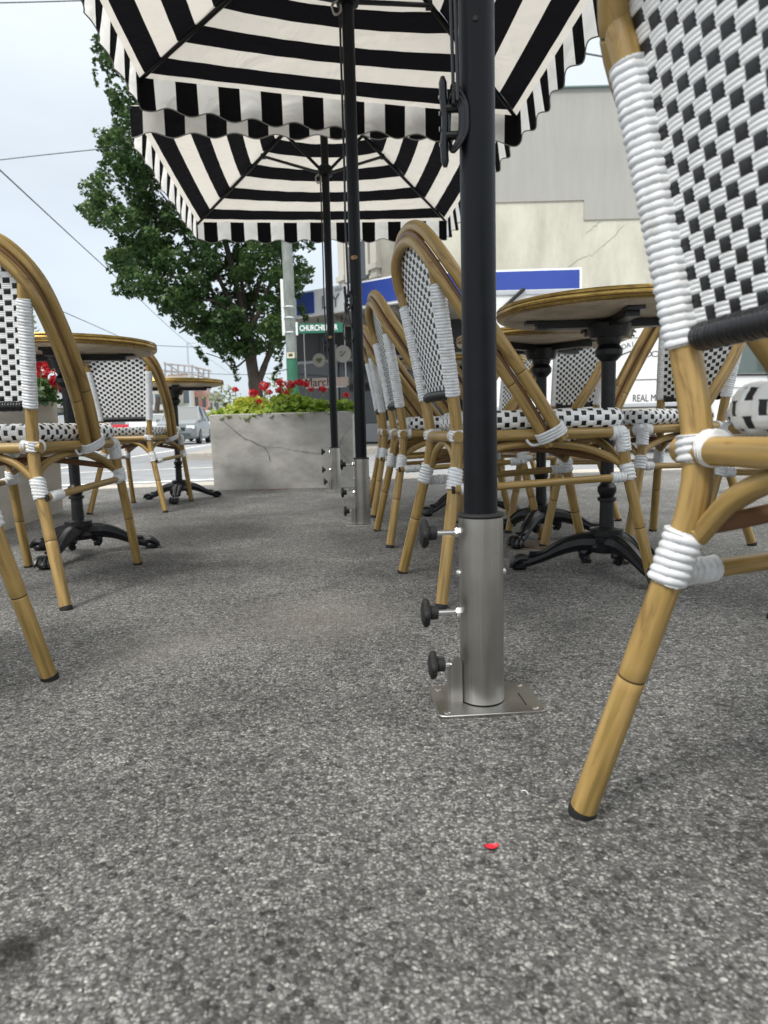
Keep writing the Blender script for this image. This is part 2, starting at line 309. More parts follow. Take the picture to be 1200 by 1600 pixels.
        if parent: o.parent = parent
        if loc: o.location = loc
        return o
def spline(P, n=8, closed=False):
    P = [Vector(p) for p in P]; out = []; m = len(P)
    for i in range(m if closed else m-1):
        if closed: a, b, c, d = P[i-1], P[i], P[(i+1)%m], P[(i+2)%m]
        else: a = P[i-1] if i else P[0]*2-P[1]; b = P[i]; c = P[i+1]; d = P[i+2] if i+2 < m else P[-1]*2-P[-2]
        for k in range(n):
            t = k/n; out.append(.5*((2*b)+(c-a)*t+(2*a-5*b+4*c-d)*t*t+(3*b-a-3*c+d)*t**3))
    if not closed: out.append(P[-1])
    return out
def wrap(mb, a, b, r, pitch=.0075, cord=.0042, seg=18, mi=0, slant=0, path=None):
    # a cord wound as a helix round the axis a-b (or round a path)
    pts = path or [Vector(a), Vector(b)]
    L0 = [0]
    for i in range(1, len(pts)): L0.append(L0[-1]+(Vector(pts[i])-Vector(pts[i-1])).length)
    T = L0[-1]; n = max(4, int(T/pitch))*7; P = []
    for k in range(n+1):
        l = T*k/n
        for i in range(len(pts)-1):
            if L0[i+1] >= l-1e-9: break
        P.append(Vector(pts[i]).lerp(Vector(pts[i+1]), (l-L0[i])/max(L0[i+1]-L0[i],1e-9)))
    turns = max(4, int(T/pitch))
    rs = random.random()
    def wob(i, ang, rr):
        t = i/n*turns+ang/(2*PI)+slant*math.cos(ang)
        k = math.sqrt(max(0, 1-(2*(t%1)-1)**2))
        e = 1 if 2 < i < n-2 else 0
        if i == 0 or i == n: return r-.002
        return r+cord*.86*(.25+.75*k)*e+.0004*math.sin(t*2.3+rs*9)
    mb.tube(P, r, seg, mi, wob=wob)
def thing(name, label, cat, loc=(0,0,0), rz=0, group=None):
    o = bpy.data.objects.new(name, None); C.objects.link(o); o.location = loc; o.rotation_euler = (0,0,rz)
    o['label'] = label; o['category'] = cat
    if group: o['group'] = group
    return o
def tag(o, label, cat, group=None):
    o['label'] = label; o['category'] = cat
    if group: o['group'] = group
    return o
def struct(o, kind='structure'): o['kind'] = kind; return o
KIDS = {}
def kids(o): return [c for c in bpy.data.objects if c.parent == o]
def dup(root, loc, rz, label, group=None):
    def cp(o, par):
        c = o.copy(); C.objects.link(c); c.parent = par
        for k in KIDS.setdefault(o.name, kids(o)): cp(k, c)
        return c
    r = cp(root, None); r.location = loc; r.rotation_euler = (0,0,rz); r['label'] = label
    if group: r['group'] = group
    return r
def text(s, size, mi_mat, parent, loc, rot, name='lettering', extrude=.002, sx=1, align='CENTER', shear=0, offset=0):
    cu = bpy.data.curves.new(name, 'FONT'); cu.body = s; cu.size = size; cu.extrude = extrude; cu.align_x = align; cu.align_y = 'CENTER'; cu.shear = shear; cu.offset = offset; cu.resolution_u = 3
    o = bpy.data.objects.new('tmp', cu); C.objects.link(o); bpy.context.view_layer.update()
    me = bpy.data.meshes.new_from_object(o.evaluated_get(bpy.context.evaluated_depsgraph_get())); bpy.data.objects.remove(o)
    me.materials.clear(); me.materials.append(mi_mat)
    t = bpy.data.objects.new(name, me); C.objects.link(t); t.parent = parent; t.location = loc; t.rotation_euler = rot; t.scale = (sx,1,1)
    return t

# ================================================================ SETTING
AX = R(5.2)   # the street runs 5 degrees left of the view
def st(x, y, z=0):  # street frame -> world; origin at the camera foot
    return Vector((x*math.cos(AX)-y*math.sin(AX), x*math.sin(AX)+y*math.cos(AX), z))
def sheet(name, pts, z, m, n=1):
    b = MB(); b.add([(p[0],p[1],z) for p in pts], [tuple(range(len(pts)))]); return struct(b.build(name, m, smooth=0))
def slab(name, pts, z0, z1, m):
    b = MB(); n = len(pts); vs = [(p[0],p[1],z0) for p in pts]+[(p[0],p[1],z1) for p in pts]
    b.add(vs, [tuple(range(n-1,-1,-1)), tuple(n+i for i in range(n))]+[(i,(i+1)%n,n+(i+1)%n,n+i) for i in range(n)])
    return struct(b.build(name, m, smooth=0))
RD = -.11
KY = 6.05; KX = -2.6    # our kerb line ahead, and the kerb beside the main road
sheet('ground', [st(-500,-80),st(500,-80),st(500,700),st(-500,700)], RD-.012, M['verge'])
sheet('road', [st(-16,-60),st(60,-60),st(60,13.6),st(KX,13.6),st(KX,400),st(-16,400)], RD-.004, M['road'])
slab('footpath', [st(KX+.16,-6),st(4.6,-6),st(4.6,KY-.42),st(KX+.9,KY-.42),st(KX+.16,KY-1.0)], RD-.05, 0, M['asphalt'])
slab('kerb', [st(KX,-6),st(KX+.157,-6),st(KX+.157,KY-1.003),st(KX+.897,KY-.417),st(4.6,KY-.417),st(4.6,KY),st(KX+.75,KY),st(KX,KY-.75)], RD-.05, -.003, M['kerb'])
slab('pavement', [st(KX,13.7),st(60,13.7),st(60,17.2),st(60,26),st(KX,200)], RD-.05, .0, M['kerb'])
slab('footpath_far_side', [st(-20,-60),st(-16.1,-60),st(-16.1,400),st(-20,400)], RD-.05, .0, M['kerb'])
def line(x0,y0,x1,y1,w,nm='road_line'):
    a, b = st(x0,y0), st(x1,y1); d = (b-a).normalized(); q = Vector((-d.y,d.x,0))*w/2
    sheet(nm, [a-q,b-q,b+q,a+q], RD+.0005, M['paint'])
line(-9,7.0,-1.0,7.9,.16); line(1.2,7.0,9,7.0,.32); line(-9.6,9.2,-1,10.6,.12); line(-7.2,14,-7.2,80,.12); line(-10.6,14,-10.6,120,.12); line(-4.2,11,-4.6,80,.12)
sheet('road_green_patch', [st(-8.6,11),st(-5,11),st(-5.4,17),st(-9,17)], RD+.0003, M['green_lane'])

# ================================================================ CHAIR
TUBE = .0145
def arch_mid():
    h = [(.174,.035,.382),(.195,-.052,.5),(.2045,-.127,.6),(.202,-.197,.7),(.184,-.252,.79),(.133,-.281,.857),(.068,-.289,.886),(0,-.291,.893)]
    full = h+[(-x,y,z) for x,y,z in h[-2::-1]]
    return spline(full, 6)
def arch_off(P, d):
    out = []
    for i, p in enumerate(P):
        t = (P[min(i+1,len(P)-1)]-P[max(i-1,0)]).normalized()
        ref = p-Vector((0,-.42,.45)); ref = (ref-t*ref.dot(t)).normalized()
        out.append(p+ref*d)
    return out
def post_y(z):
    for (z0,y0),(z1,y1) in zip([(.40,-.200),(.495,-.211),(.754,-.256)],[(.495,-.211),(.754,-.256),(.90,-.291)]):
        if z <= z1: return y0+(y1-y0)*(z-z0)/(z1-z0)
    return -.29
def rear_pts(s): return [(s*.206,-.271,0),(s*.1690,-.240,.155),(s*.137,-.213,.290),(s*.125,-.203,.345),(s*.123,-.200,.402),(s*.131,-.211,.495),(s*.146,-.233,.63),(s*.161,-.256,.754),(s*.170,-.266,.80)]
def front_pts(s): return [(s*.180,.302,0),(s*.176,.262,.155),(s*.170,.230,.290),(s*.167,.220,.345),(s*.164,.212,.402)]
def plane_frame(a, b): return (Vector(b)-Vector(a)).normalized()
def make_panel(root):
    mb = MB(); NC = 15; Z0, Z1 = .503, .874; NR = 30; CS = 10; RS = 9
    def fan(z): return .116+(.150-.116)*(z-.503)/(.75-.503)
    rows = NR*RS+1; cols = NC*CS+1
    for side in (1,-1):
        vs = []; 
        for r in range(rows):
            v = r/RS; j = int(min(v, NR-1e-6)); fv = v-j; z = Z0+(Z1-Z0)*r/(rows-1)
            for c in range(cols):
                u = c/CS; i = int(min(u, NC-1e-6)); fu = u-i
                x = (u/NC*2-1)*fan(z); 
                # nearest black strand that is on top in this row
                ic = u-.5; k = round((ic-(j%2))/2)*2+(j%2); ph = abs(ic-k)
                blk = ph < .37
                if blk: h = .0017+.0007*math.sin(PI*fv)*(1-.25*abs(math.sin((fu-.5)*PI*6)))
                else: h = .0013*(.5-.5*math.cos(PI*min(ph,1)))+.0012*abs(math.sin(3*PI*fv))-.0004
                y = post_y(z)+.009-.006*(1-(x/.16)**2)
                vs.append((x, y-side*0 + (h+.0015)*(side), z))
        fs = []; mm = []
        for r in range(rows-1):
            j = r//RS
            for c in range(cols-1):
                a = r*cols+c; P = vs[a]; x, z = P[0], P[2]
                if z > .752 and (abs(x)/.166)**2.2+((z-.752)/.125)**2.2 > 1: continue
                fs.append((a,a+1,a+1+cols,a+cols) if side < 0 else (a,a+cols,a+1+cols,a+1))
                u = (c+.5)/CS; ic = u-.5; k = round((ic-(j%2))/2)*2+(j%2); mm.append(1 if abs(ic-k) < .37 else 0)
        mb.add(vs, fs, mm)
    mb.build('back_panel', [M['weave_w'], M['weave_b']], root, 60)
def seat_outline(grow=0, n=10):
    # rounded trapezoid, counter-clockwise
    cs = [(-.130,-.178,.035),(.130,-.178,.035),(.178,.232,.055),(-.178,.232,.055)]
    out = []
    ctr = [(-1,-1),(1,-1),(1,1),(-1,1)]
    for (x,y,r),(qx,qy),a0 in zip(cs, ctr, (180,270,0,90)):
        cx, cy = x-qx*r, y-qy*r
        for k in range(n+1):
            a = R(a0+90*k/n); out.append((cx+(r+grow)*math.cos(a), cy+(r+grow)*math.sin(a)))
    # resample evenly
    P = [Vector((p[0],p[1],0)) for p in out]; P.append(P[0]); L0 = [0]
    for i in range(1,len(P)): L0.append(L0[-1]+(P[i]-P[i-1]).length)
    return P, L0
def make_seat(root):
    P, L0 = seat_outline(); T = L0[-1]; NS = 72*2; SS = 5; n = NS*SS
    ring = []; i = 0
    for k in range(n):
        l = T*k/n
        while L0[i+1] < l: i += 1
        t = (l-L0[i])/(L0[i+1]-L0[i]+1e-12); p = P[i].lerp(P[i+1], t); d = (P[i+1]-P[i]).normalized(); ring.append((p, Vector((d.y,-d.x,0))))
    # edge roll profile angles from under the rim to the top, then inwards
    rows = 5; RS = 5; prof = []
    ra, rz = .020, .0225; zc = .4365
    for q in range(rows*RS+1):
        a = R(-85+175*q/(rows*RS)); prof.append((ra*math.cos(a)-ra, zc+rz*math.sin(a), math.cos(a), math.sin(a)))
    for q in range(1, 9): prof.append((-ra-.012*q, zc+rz-.0006*q, 0, 1))
    vs = []
    for q, (off, z, nx, nz) in enumerate(prof):
        v = q/RS; j = int(v); fv = v-j
        for k, (p, nn) in enumerate(ring):
            u = k/SS; pr = int(u/2); blk = (u/2-pr < .58) and ((pr+j) % 2 == 0)
            if q > rows*RS: h = 0
            elif blk: h = .0002
            else: h = .0012+.0012*abs(math.sin(3*PI*fv))*1.0+.0005*math.cos((u%2)*PI)
            vs.append(p+nn*(off+h*nx)+Vector((0,0,z+h*nz)))
    fs = []; mm = []
    for q in range(len(prof)-1):
        j = int(q/RS)
        for k in range(n):
            u = (k+.5)/SS; pr = int(u/2); blk = (u/2-pr < .58) and ((pr+j) % 2 == 0)
            k2 = (k+1)%n; fs.append((q*n+k, q*n+k2, (q+1)*n+k2, (q+1)*n+k)); mm.append(1 if blk else 0)
    base = (len(prof)-1)*n; vs.append(Vector((0,.02,zc+rz-.009)))
    for k in range(n): fs.append((base+k, base+(k+1)%n, len(vs)-1)); mm.append(0 if k//SS%2 else (k//SS//2)%2)
    # underside
    vs.append(Vector((0,.02,zc-rz-.002)))
    for k in range(n): fs.append(((k+1)%n, k, len(vs)-1)); mm.append(0)
    mb = MB(); mb.add(vs, fs, mm); mb.build('seat', [M['weave_w'], M['weave_b']], root, 60)
def make_chair(label):
    t = thing('bistro_chair', label, 'chair', group='bistro chairs set round the tables')
    for s in (1,-1):
        b = MB(); b.tube(spline(rear_pts(s),5), TUBE, 16, joints=(.175,.56)); lg = b.build('leg', [M['bamboo'],M['joint']], t)
        p0, p1 = [Vector(q) for q in rear_pts(s)[:2]]; d = (p1-p0).normalized()
        b = MB(); b.tube([p0-d*.002, p0+d*.004, p0+d*.009], [TUBE*1.0,TUBE*1.08,TUBE*1.04], 16); b.build('rubber_foot', M['rubber'], lg)
        b = MB(); b.tube(spline(front_pts(s),5), TUBE*.95, 16, joints=(.165,)); lg = b.build('leg', [M['bamboo'],M['joint']], t)
        p0, p1 = [Vector(q) for q in front_pts(s)[:2]]; d = (p1-p0).normalized()
        b = MB(); b.tube([p0-d*.002, p0+d*.004, p0+d*.009], [TUBE*1.0,TUBE*1.08,TUBE*1.04], 16); b.build('rubber_foot', M['rubber'], lg)
        # white cord wound on the back upright
        path = [q for q in spline(rear_pts(s), 8) if .487 < q.z < .757]
        b = MB(); wrap(b, 0, 0, TUBE+.0002, .0072, .0042, 20, path=path); b.build('cord_wrapping', M['cord'], t)
        # bindings
        def P(z):
            pts = spline(rear_pts(s), 20); return min(pts, key=lambda q: abs(q.z-z))
        def Fp(z):
            pts = spline(front_pts(s), 20); return min(pts, key=lambda q: abs(q.z-z))
        b = MB(); wrap(b, P(.268), P(.325), TUBE, .0082, .0058, 18, slant=.55*s)
        b.build('cord_binding', M['cord'], t)
        b = MB(); wrap(b, P(.388), P(.417), TUBE, .0090, .0062, 18, slant=.5*s)
        q0 = P(.402); wrap(b, q0+Vector((-s*.013,0,0)), q0+Vector((-s*.028,0,0)), .013, .008, .0055, 16)
        d = (Fp(.4)-q0).normalized(); wrap(b, q0+d*.013, q0+d*.03, .013, .008, .0055, 16)
        b.build('cord_binding', M['cord'], t)
        b = MB(); wrap(b, Fp(.280), Fp(.325), TUBE*.95, .0082, .0056, 18, slant=-.5*s)
        b.build('cord_binding', M['cord'], t)
        b = MB(); wrap(b, Fp(.352), Fp(.400)+Vector((0,0,.008)), TUBE*.97, .0080, .0056, 18, slant=1.6*s)
        q1 = Fp(.400); d = (P(.40)-q1).normalized(); wrap(b, q1+d*-.006, q1+d*.030, .0148, .0080, .0050, 16, slant=.9)
        wrap(b, q1+Vector((s*.004,0,0)), q1+Vector((-s*.03,0,0)), .0148, .0080, .0050, 16, slant=-.9)
        b.build('cord_binding', M['cord'], t)
        # side stretcher and arched brace
        a, c = P(.277), Fp(.292); o_ = Vector((s*.013,0,0)); dd = (c-a).normalized(); a, c = a+o_-dd*.006, c+o_*.5
        b = MB(); b.tube([a, a.lerp(c,.5), c], .0095, 12); sr_ = b.build('stretcher', M['bamboo'], t)
        b = MB(); b.tube([a-dd*.003, a+dd*.004], .0102, 12); b.build('end_cap', M['rubber'], sr_)
        b = MB(); wrap(b, a+dd*.018, a+dd*.076, .0098, .0082, .0050, 14); b.build('cord_binding', M['cord'], t); b = MB(); wrap(b, c-dd*.050, c-dd*.010, .0098, .0078, .0046, 14); b.build('cord_binding', M['cord'], t)
        a, c = P(.318), Fp(.318); m_ = a.lerp(c,.5)
        b = MB(); b.tube(spline([a+Vector((-s*.010,.0,0)), a.lerp(c,.13)+Vector((-s*.012,0,.035)), a.lerp(c,.3)+Vector((-s*.012,0,.056)), m_+Vector((-s*.014,0,.060)), a.lerp(c,.7)+Vector((-s*.012,0,.052)), a.lerp(c,.87)+Vector((-s*.012,0,.030)), c+Vector((-s*.010,0,0))],5), .0098, 12)
        b.build('brace', M['bamboo'], t)
        # cord lashing where the arched back meets the seat rail
        mid = arch_mid(); mm = [mid[0],mid[1]] if s > 0 else [mid[-1],mid[-2]]
        d = (mm[1]-mm[0]).normalized(); 
        b = MB()
        outp = arch_off(mid, .0165); inp = arch_off(mid, -.0165); io = 0 if s > 0 else -1
        ac = (outp[io]-inp[io]).normalized()
        c0 = mid[io]+d*.018
        for k in range(4):
            loop = []; side = d.cross(ac).normalized(); cc = c0+d*(.0075*k)
            for q in range(22):
                a_ = 2*PI*q/22; ex = math.copysign(abs(math.cos(a_))**.7, math.cos(a_)); ey = math.copysign(abs(math.sin(a_))**.7, math.sin(a_))
                loop.append(cc+ac*ex*.0345+side*ey*.0185)
            b.tube(loop, .0036, 8, closed=True)
        b.tube(spline([c0+ac*-.034-d*.005, c0+ac*-.036+Vector((0,-.02,-.006)), c0+ac*-.04+Vector((0,-.03,.012)), c0+ac*-.036+d*.02],4), .0034, 8)
        b.build('cord_binding', M['cord'], t)
    # back and front stretchers and braces
    for yy, zz, fn in ((-1,.283,rear_pts),(1,.300,front_pts)):
        a = min(spline(fn(1),20), key=lambda q: abs(q.z-.318)); c = Vector((-a.x,a.y,a.z))
        b = MB()
        b.tube(spline([a+Vector((-.010,.008*-yy,0)), a.lerp(c,.20)+Vector((0,-.010*yy,.040)), a.lerp(c,.38)+Vector((0,-.012*yy,.062)), a.lerp(c,.5)+Vector((0,-.012*yy,.066)), a.lerp(c,.62)+Vector((0,-.012*yy,.062)), a.lerp(c,.80)+Vector((0,-.010*yy,.040)), c+Vector((.010,.008*-yy,0))],5), .0098, 12)
        b.build('brace', M['bamboo'], t)
    for s in (1,-1):
        b = MB(); b.tube(spline([(s*.112,-.19,.330),(s*.05,-.08,.365+.008*s),(-s*.03,.05,.368+.008*s),(-s*.15,.205,.330)],6), .0088, 10); b.build('cross_brace', M['groove'], t)
    # seat rail
    b = MB(); fr = [(.123,-.200),(.163,.0),(.164,.212)]
    for s in (1,-1): b.tube(spline([(s*.123,-.200,.400),(s*.148,-.05,.400),(s*.162,.12,.400),(s*.164,.212,.400)],6), .0135, 14, joints=(.2,))
    b.tube([(-.145,-.202,.400),(0,-.206,.400),(.145,-.202,.400)], .0135, 14)
    b.tube([(-.164,.212,.400),(0,.222,.400),(.164,.212,.400)], .0135, 14)
    b.build('seat_frame', [M['bamboo'],M['joint']], t)
    # arched back made of two tubes with a thin filler
    mid = arch_mid(); b = MB()
    b.tube(arch_off(mid, .0172), .0145, 16, joints=(.20,1.02)); b.tube(arch_off(mid, -.0172), .0140, 16, joints=(.185,.93))
    b.build('back_arch', [M['bamboo'],M['joint']], t)
    b = MB(); b.tube([q+Vector((0,-.0075,0)) for q in mid], .0062, 10); b.tube([q+Vector((0,.009,.002)) for q in mid], .0062, 10); b.build('arch_filler', M['groove'], t)
    make_panel(t); make_seat(t)
    b = MB(); n = 20; wrap(b, 0,0, .0103, .0062, .0030, 16, path=[Vector((x*.1-.0, post_y(.505)-.012*(1-x*x)*1.0, .502)) for x in [-1.12+2.24*k/n for k in range(n+1)]])
    b.build('lower_rail', M['blackcord'], t)
    return t

# (label, x, y, rotation)   local +y is the way the sitter faces
chairs = [
 ('closest bistro chair, large at the right edge and cut off by the frame', .519, .577, -77.2),
 ('bistro chair just behind the nearest umbrella pole, its arched back facing the aisle', .355, 1.851, -78.9),
 ('bistro chair second along the aisle row, behind the chair at the nearest umbrella pole', .262, 2.67, -83.3),
 ('bistro chair third along the aisle row, beside the thin middle umbrella pole', .205, 3.50, -86),
 ('large left edge bistro chair seen from behind, before the left round table', -.997, 1.947, -.3),
 ('smaller bistro chair seen from behind under the rim of the left round table', -1.377, 3.977, -.9),
 ('bistro chair at the far left corner of which only a splayed front leg shows', -.907, 1.015, -30),
 ('bistro chair turned left behind the column of the nearest right table', .90, 2.35, 118),
 ('bistro chair with its woven back showing between the two right table columns', .67, 3.0, 118),
 ('bistro chair beyond the second right table, facing left, glimpsed between chair backs', .55, 3.85, 112),
 ('bistro chair at the right edge, only its splayed front leg and seat corner showing', 1.11, 1.64, 95),
]
proto = make_chair(chairs[0][0])
for i, (lb, x, y, a) in enumerate(chairs):
    if i == 0: continue
    dup(proto, (x, y, 0), R(a), lb)
proto.location = (chairs[0][1], chairs[0][2], 0); proto.rotation_euler = (0,0,R(chairs[0][3]))

# ================================================================ TABLES
def make_table(label):
    t = thing('round_table', label, 'table', group='round bistro tables')
    b = MB(); b.lathe([(.285,.722),(.300,.7235),(.3045,.727),(.3050,.7285),(.3035,.7300),(.3050,.7315),(.3062,.736),(.3050,.7405),(.3035,.742),(.3050,.7435),(.3055,.748),(.3035,.7515),(.297,.7525),(.285,.7522)], seg=96, mi=[0,0,0,1,1,0,0,0,1,0,0,0,0])
    b.build('brass_rim', [M['brass'],M['groove']], t)
    b = MB(); b.lathe([(.2848,.7245),(.2848,.7500)], seg=72); b.build('tabletop', M['ttop'], t, 0)
    b = MB(); b.lathe([(.262,.716),(.284,.7205),(.2845,.7243)], seg=72); b.build('underside', M['under'], t)
    b = MB()
    for a in (0, PI/2):
        b.box((0,0,.703),(.40,.034,.020), rz=a+.35)
        for s in (1,-1): b.box((s*.205*math.cos(a+.35),s*.205*math.sin(a+.35),.711),(.05,.042,.010), rz=a+.35)
    b.lathe([(.05,.665),(.058,.69),(.062,.7015)], seg=20); b.build('top_bracket', M['iron'], t)
    fl = lambda i, k, r: r*(1-.055*(k%2)) if 8 <= i <= 9 or 16 <= i <= 17 else r
    prof = [(.050,.085),(.052,.105),(.046,.118),(.040,.125),(.041,.150),(.046,.152),(.046,.176),(.034,.180),(.0205,.184),(.0190,.255),(.026,.258),(.026,.266),(.019,.270),(.026,.285),(.026,.297),(.0175,.308),(.0180,.318),(.0195,.600),(.024,.604),(.036,.618),(.037,.632),(.028,.646),(.032,.652),(.034,.668),(.034,.695)]
    prof = [(q, z*.72 if z < .1841 else (z-.05 if z < .319 else z)) for q, z in prof]
    b = MB(); b.lathe(prof, seg=40, flute=fl); b.build('column', M['iron'], t)
    for k in range(3):
        a = R(98+120*k); ca, sa = math.cos(a), math.sin(a); P = lambda r, z, s=0: (r*ca-s*sa, r*sa+s*ca, z*.72 if r < .2 else z)
        b = MB()
        path = spline([P(.03,.120),P(.075,.118),(P(.120,.098)),P(.165,.066),P(.205,.030),P(.235,.024)],5)
        b.tube(path, [.030,.030,.030,.029,.028,.027,.026,.025,.024,.023,.022,.021,.020,.019,.018,.0175,.017,.017,.0165,.016,.016,.0165,.017,.018,.018,.017][:len(path)], 10)
        for s in (-.012,.012): b.tube(spline([P(.04,.147,s*.6),P(.09,.140,s),P(.135,.112,s*1.1),P(.18,.072,s),P(.215,.048,s)],4), .0055, 6)
        b.tube(spline([P(.045,.10),P(.062,.075),P(.060,.056),P(.045,.050)],4), [.018]*5+[.013]*5+[.008]*4, 8)
        for s in (-.020,-.007,.007,.020):
            b.tube(spline([P(.222,.034,s*.5),P(.240,.036,s*.95),P(.258,.026,s*1.15),P(.266,.012,s*1.15)],4), [.008]*4+[.0095]*4+[.008]*4+[.004], 8)
            b.tube([P(.262,.018,s*1.15),P(.272,.010,s*1.2)], [.006,.002], 7)
        b.lathe([(.004,.000),(.020,.003),(.026,.010),(.026,.018),(.018,.028),(.006,.033)], c=P(.245,0), seg=14)
        b.build('claw_foot', M['iron'], t)
    return t
tables = [('round brass-rimmed table at right, highest in view, beside the closest chair', .632, 1.95, 68),
 ('round table second in the right row, its column standing behind the nearest umbrella pole', .585, 2.56, 20),
 ('round table third in the right row, its rim just showing behind the arched chair back', .40, 3.42, 0),
 ('larger-looking round table at the left, its top edge over the smaller chair back', -1.09, 2.45, 170),
 ('small far round table at the left, near the corner of the concrete planter', -1.285, 4.36, 180)]
tp = make_table(tables[0][0]); 
for lb, x, y, a in tables[1:]: dup(tp, (x,y,0), R(a), lb)
for o in [q for q in bpy.data.objects if q.name.startswith('round_table')]: o.scale = (1,1,.985)
tp.location = (tables[0][1], tables[0][2], 0); tp.rotation_euler = (0,0,R(tables[0][3]))
tag(struct_mh := MB().lathe([(.075,-.002),(.075,.0035),(.070,.005)], c=(.55,2.40,0), seg=32).build('service_cover', mat('rusty_cover', (.13,.09,.065), .8, noise=((40,40,40),(.22,.17,.13),.4,.7))), 'small round rusty cover set in the footpath under the second right table', 'service cover')

# ================================================================ UMBRELLAS
def umbrella(label, px, py, hz, W_, yaw, apex, tilt=(0,0), lean=(0,0), hub_z=None, cleat=None, sticker=None, low=False):
    t = thing('market_umbrella', label, 'umbrella', (px,py,0), 0, 'striped umbrellas along the aisle')
    ca, sa = math.cos(yaw), math.sin(yaw); Hh = W_/2
    def T(x, y, z): # x,y in umbrella plane, z above hem
        k = 1-max(0,min(1,z/apex)); return Vector((x*ca-y*sa+lean[0]*k, x*sa+y*ca+lean[1]*k, hz+z+tilt[0]*x+tilt[1]*y))
    rise = apex
    pts = b = MB()
    slope = math.hypot(Hh, rise); bounds = [0,.032]; 
    while bounds[-1] < slope-.02: bounds.append(min(bounds[-1]+.104, slope))
    for k in range(4):
        A = (0,PI/2,PI,3*PI/2)[k]; c_, s_ = math.cos(A), math.sin(A)
        for i in range(len(bounds)-1):
            mi = 0 if i == 0 else (1 if i % 2 else 0)
            nr, nc = (1 if i == 0 else 3), 16; vs = []
            for r in range(nr+1):
                d = (bounds[i]+(bounds[i+1]-bounds[i])*r/nr)/slope
                for c in range(nc+1):
                    u = -1+2*c/nc; x = u*Hh*(1-d); y = -Hh*(1-d)
                    sag = -.035*(1-u*u)*math.sin(PI*min(1,d*1.0))*1.0 -.010*(1-u*u)*(1-d)+.0015*math.sin(x*31+y*17+k)
                    X, Y = x*c_-y*s_, x*s_+y*c_
                    vs.append(T(X, Y, rise*d+sag))
            b.add(vs, [(r*(nc+1)+c, r*(nc+1)+c+1, (r+1)*(nc+1)+c+1, (r+1)*(nc+1)+c) for r in range(nr) for c in range(nc)], mi)
    can = b.build('canopy', [M['cream'],M['blk']], t, 60)
    # valance
    b = MB(); bt = MB()
    for k in range(4):
        A = (0,PI/2,PI,3*PI/2)[k]; c_, s_ = math.cos(A), math.sin(A); sw = .1065; nst = W_/sw; x = -Hh; i = 0; off = .045
        edges = [-Hh, -Hh+off+.02]
        while edges[-1] < Hh-1e-6: edges.append(min(edges[-1]+sw, Hh))
        pip = []
        for i in range(len(edges)-1):
            x0, x1 = edges[i], edges[i+1]; nc, nr = 7, 6; vs = []; mi = 1 if i % 2 == 0 else 0
            for r in range(nr+1):
                for c in range(nc+1):
                    x = x0+(x1-x0)*c/nc; ph = (x-(-Hh+off+.02-sw/2))/sw*PI
                    dep = .143+.012*math.cos(ph)
                    zz = -dep*r/nr
                    out = .012*math.sin(ph*1.0+k*1.3)*(r/nr)**1.2+.006*math.sin(x*9.3+k*2)*(r/nr)+ .016*(r/nr)
                    ed = min(x+Hh, Hh-x); out *= min(1, ed/.08)
                    y = -Hh-out; X, Y = x*c_-y*s_, x*s_+y*c_
                    p = T(X, Y, zz-.010*(1-(x/Hh)**2)); vs.append(p)
                    if r == nr and (c < nc or i == len(edges)-2): pip.append(p)
            b.add(vs, [(r*(nc+1)+c, r*(nc+1)+c+1, (r+1)*(nc+1)+c+1, (r+1)*(nc+1)+c) for r in range(nr) for c in range(nc)], mi)
        bt.tube(pip, .0030, 5)
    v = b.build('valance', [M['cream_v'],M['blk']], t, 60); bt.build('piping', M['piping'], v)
    ap = T(0,0,rise)
    if hub_z is None: hub_z = hz+.05
    hub = Vector((0, 0, hub_z))
    for k in range(4):
        sx_, sy_ = ((1,1),(-1,1),(-1,-1),(1,-1))[k]
        e_ = T(sx_*Hh, sy_*Hh, -.012); d = e_-ap
        b = MB(); b.tube([ap+Vector((0,0,-.03)), ap+d*.5+Vector((0,0,-.022)), e_+Vector((0,0,-.004))], [.013,.013,.009], 8); rb = b.build('rib', M['pole'], t)
        m_ = ap+d*.42+Vector((0,0,-.03)); q = hub+Vector((sx_*ca*.03-sy_*sa*.03, sx_*sa*.03+sy_*ca*.03, 0))
        b = MB(); b.tube([q, m_], .010, 8); b.box((m_.x,m_.y,m_.z),(.03,.03,.03)); b.build('strut', M['pole'], rb)
    b = MB(); b.lathe([(.03,-.035),(.045,-.03),(.048,-.01),(.048,.01),(.040,.03),(.032,.035)], c=hub, seg=20); b.build('hub', M['pole'], t)
    b = MB(); b.lathe([(.034,-.05),(.052,-.045),(.052,-.02),(.03,.0)], c=ap, seg=16); b.build('crown_hub', M['pole'], t)
    b = MB(); b.tube([(0,0,.02),(0,0,1.2),(0,0,ap.z+.03)], .0252, 32); pl = b.build('pole', M['pole'], t)
    if sticker: 
        b = MB(); a0 = R(-100); nn = 12
        vs = []
        for k in range(nn+1):
            a = a0-.62+1.24*k/nn; h = .0085*math.sqrt(max(0.02,1-(2*k/nn-1)**2))
            for z in (-h,h): vs.append((.0258*math.cos(a), .0258*math.sin(a), sticker+z))
        b.add(vs, [(2*k,2*k+2,2*k+3,2*k+1) for k in range(nn)]); b.build('round_sticker', mat('gold_sticker', (.45,.27,.10), .5, noise=((160,160,160),(.08,.03,.02),.45,.6)), pl)
    # ropes down the pole
    for dx, dy, r_ in ((-.034,-.012,.0024),(-.029,-.022,.0024)):
        b = MB(); zb = (cleat or 1.0)+.02; b.tube(spline([(dx,dy,zb),(dx-.004,dy,zb+.3),(dx-.001,dy-.01,1.5),(dx,dy,hub_z-.03)],4), r_, 6); b.build('rope', M['blackcord'], t)
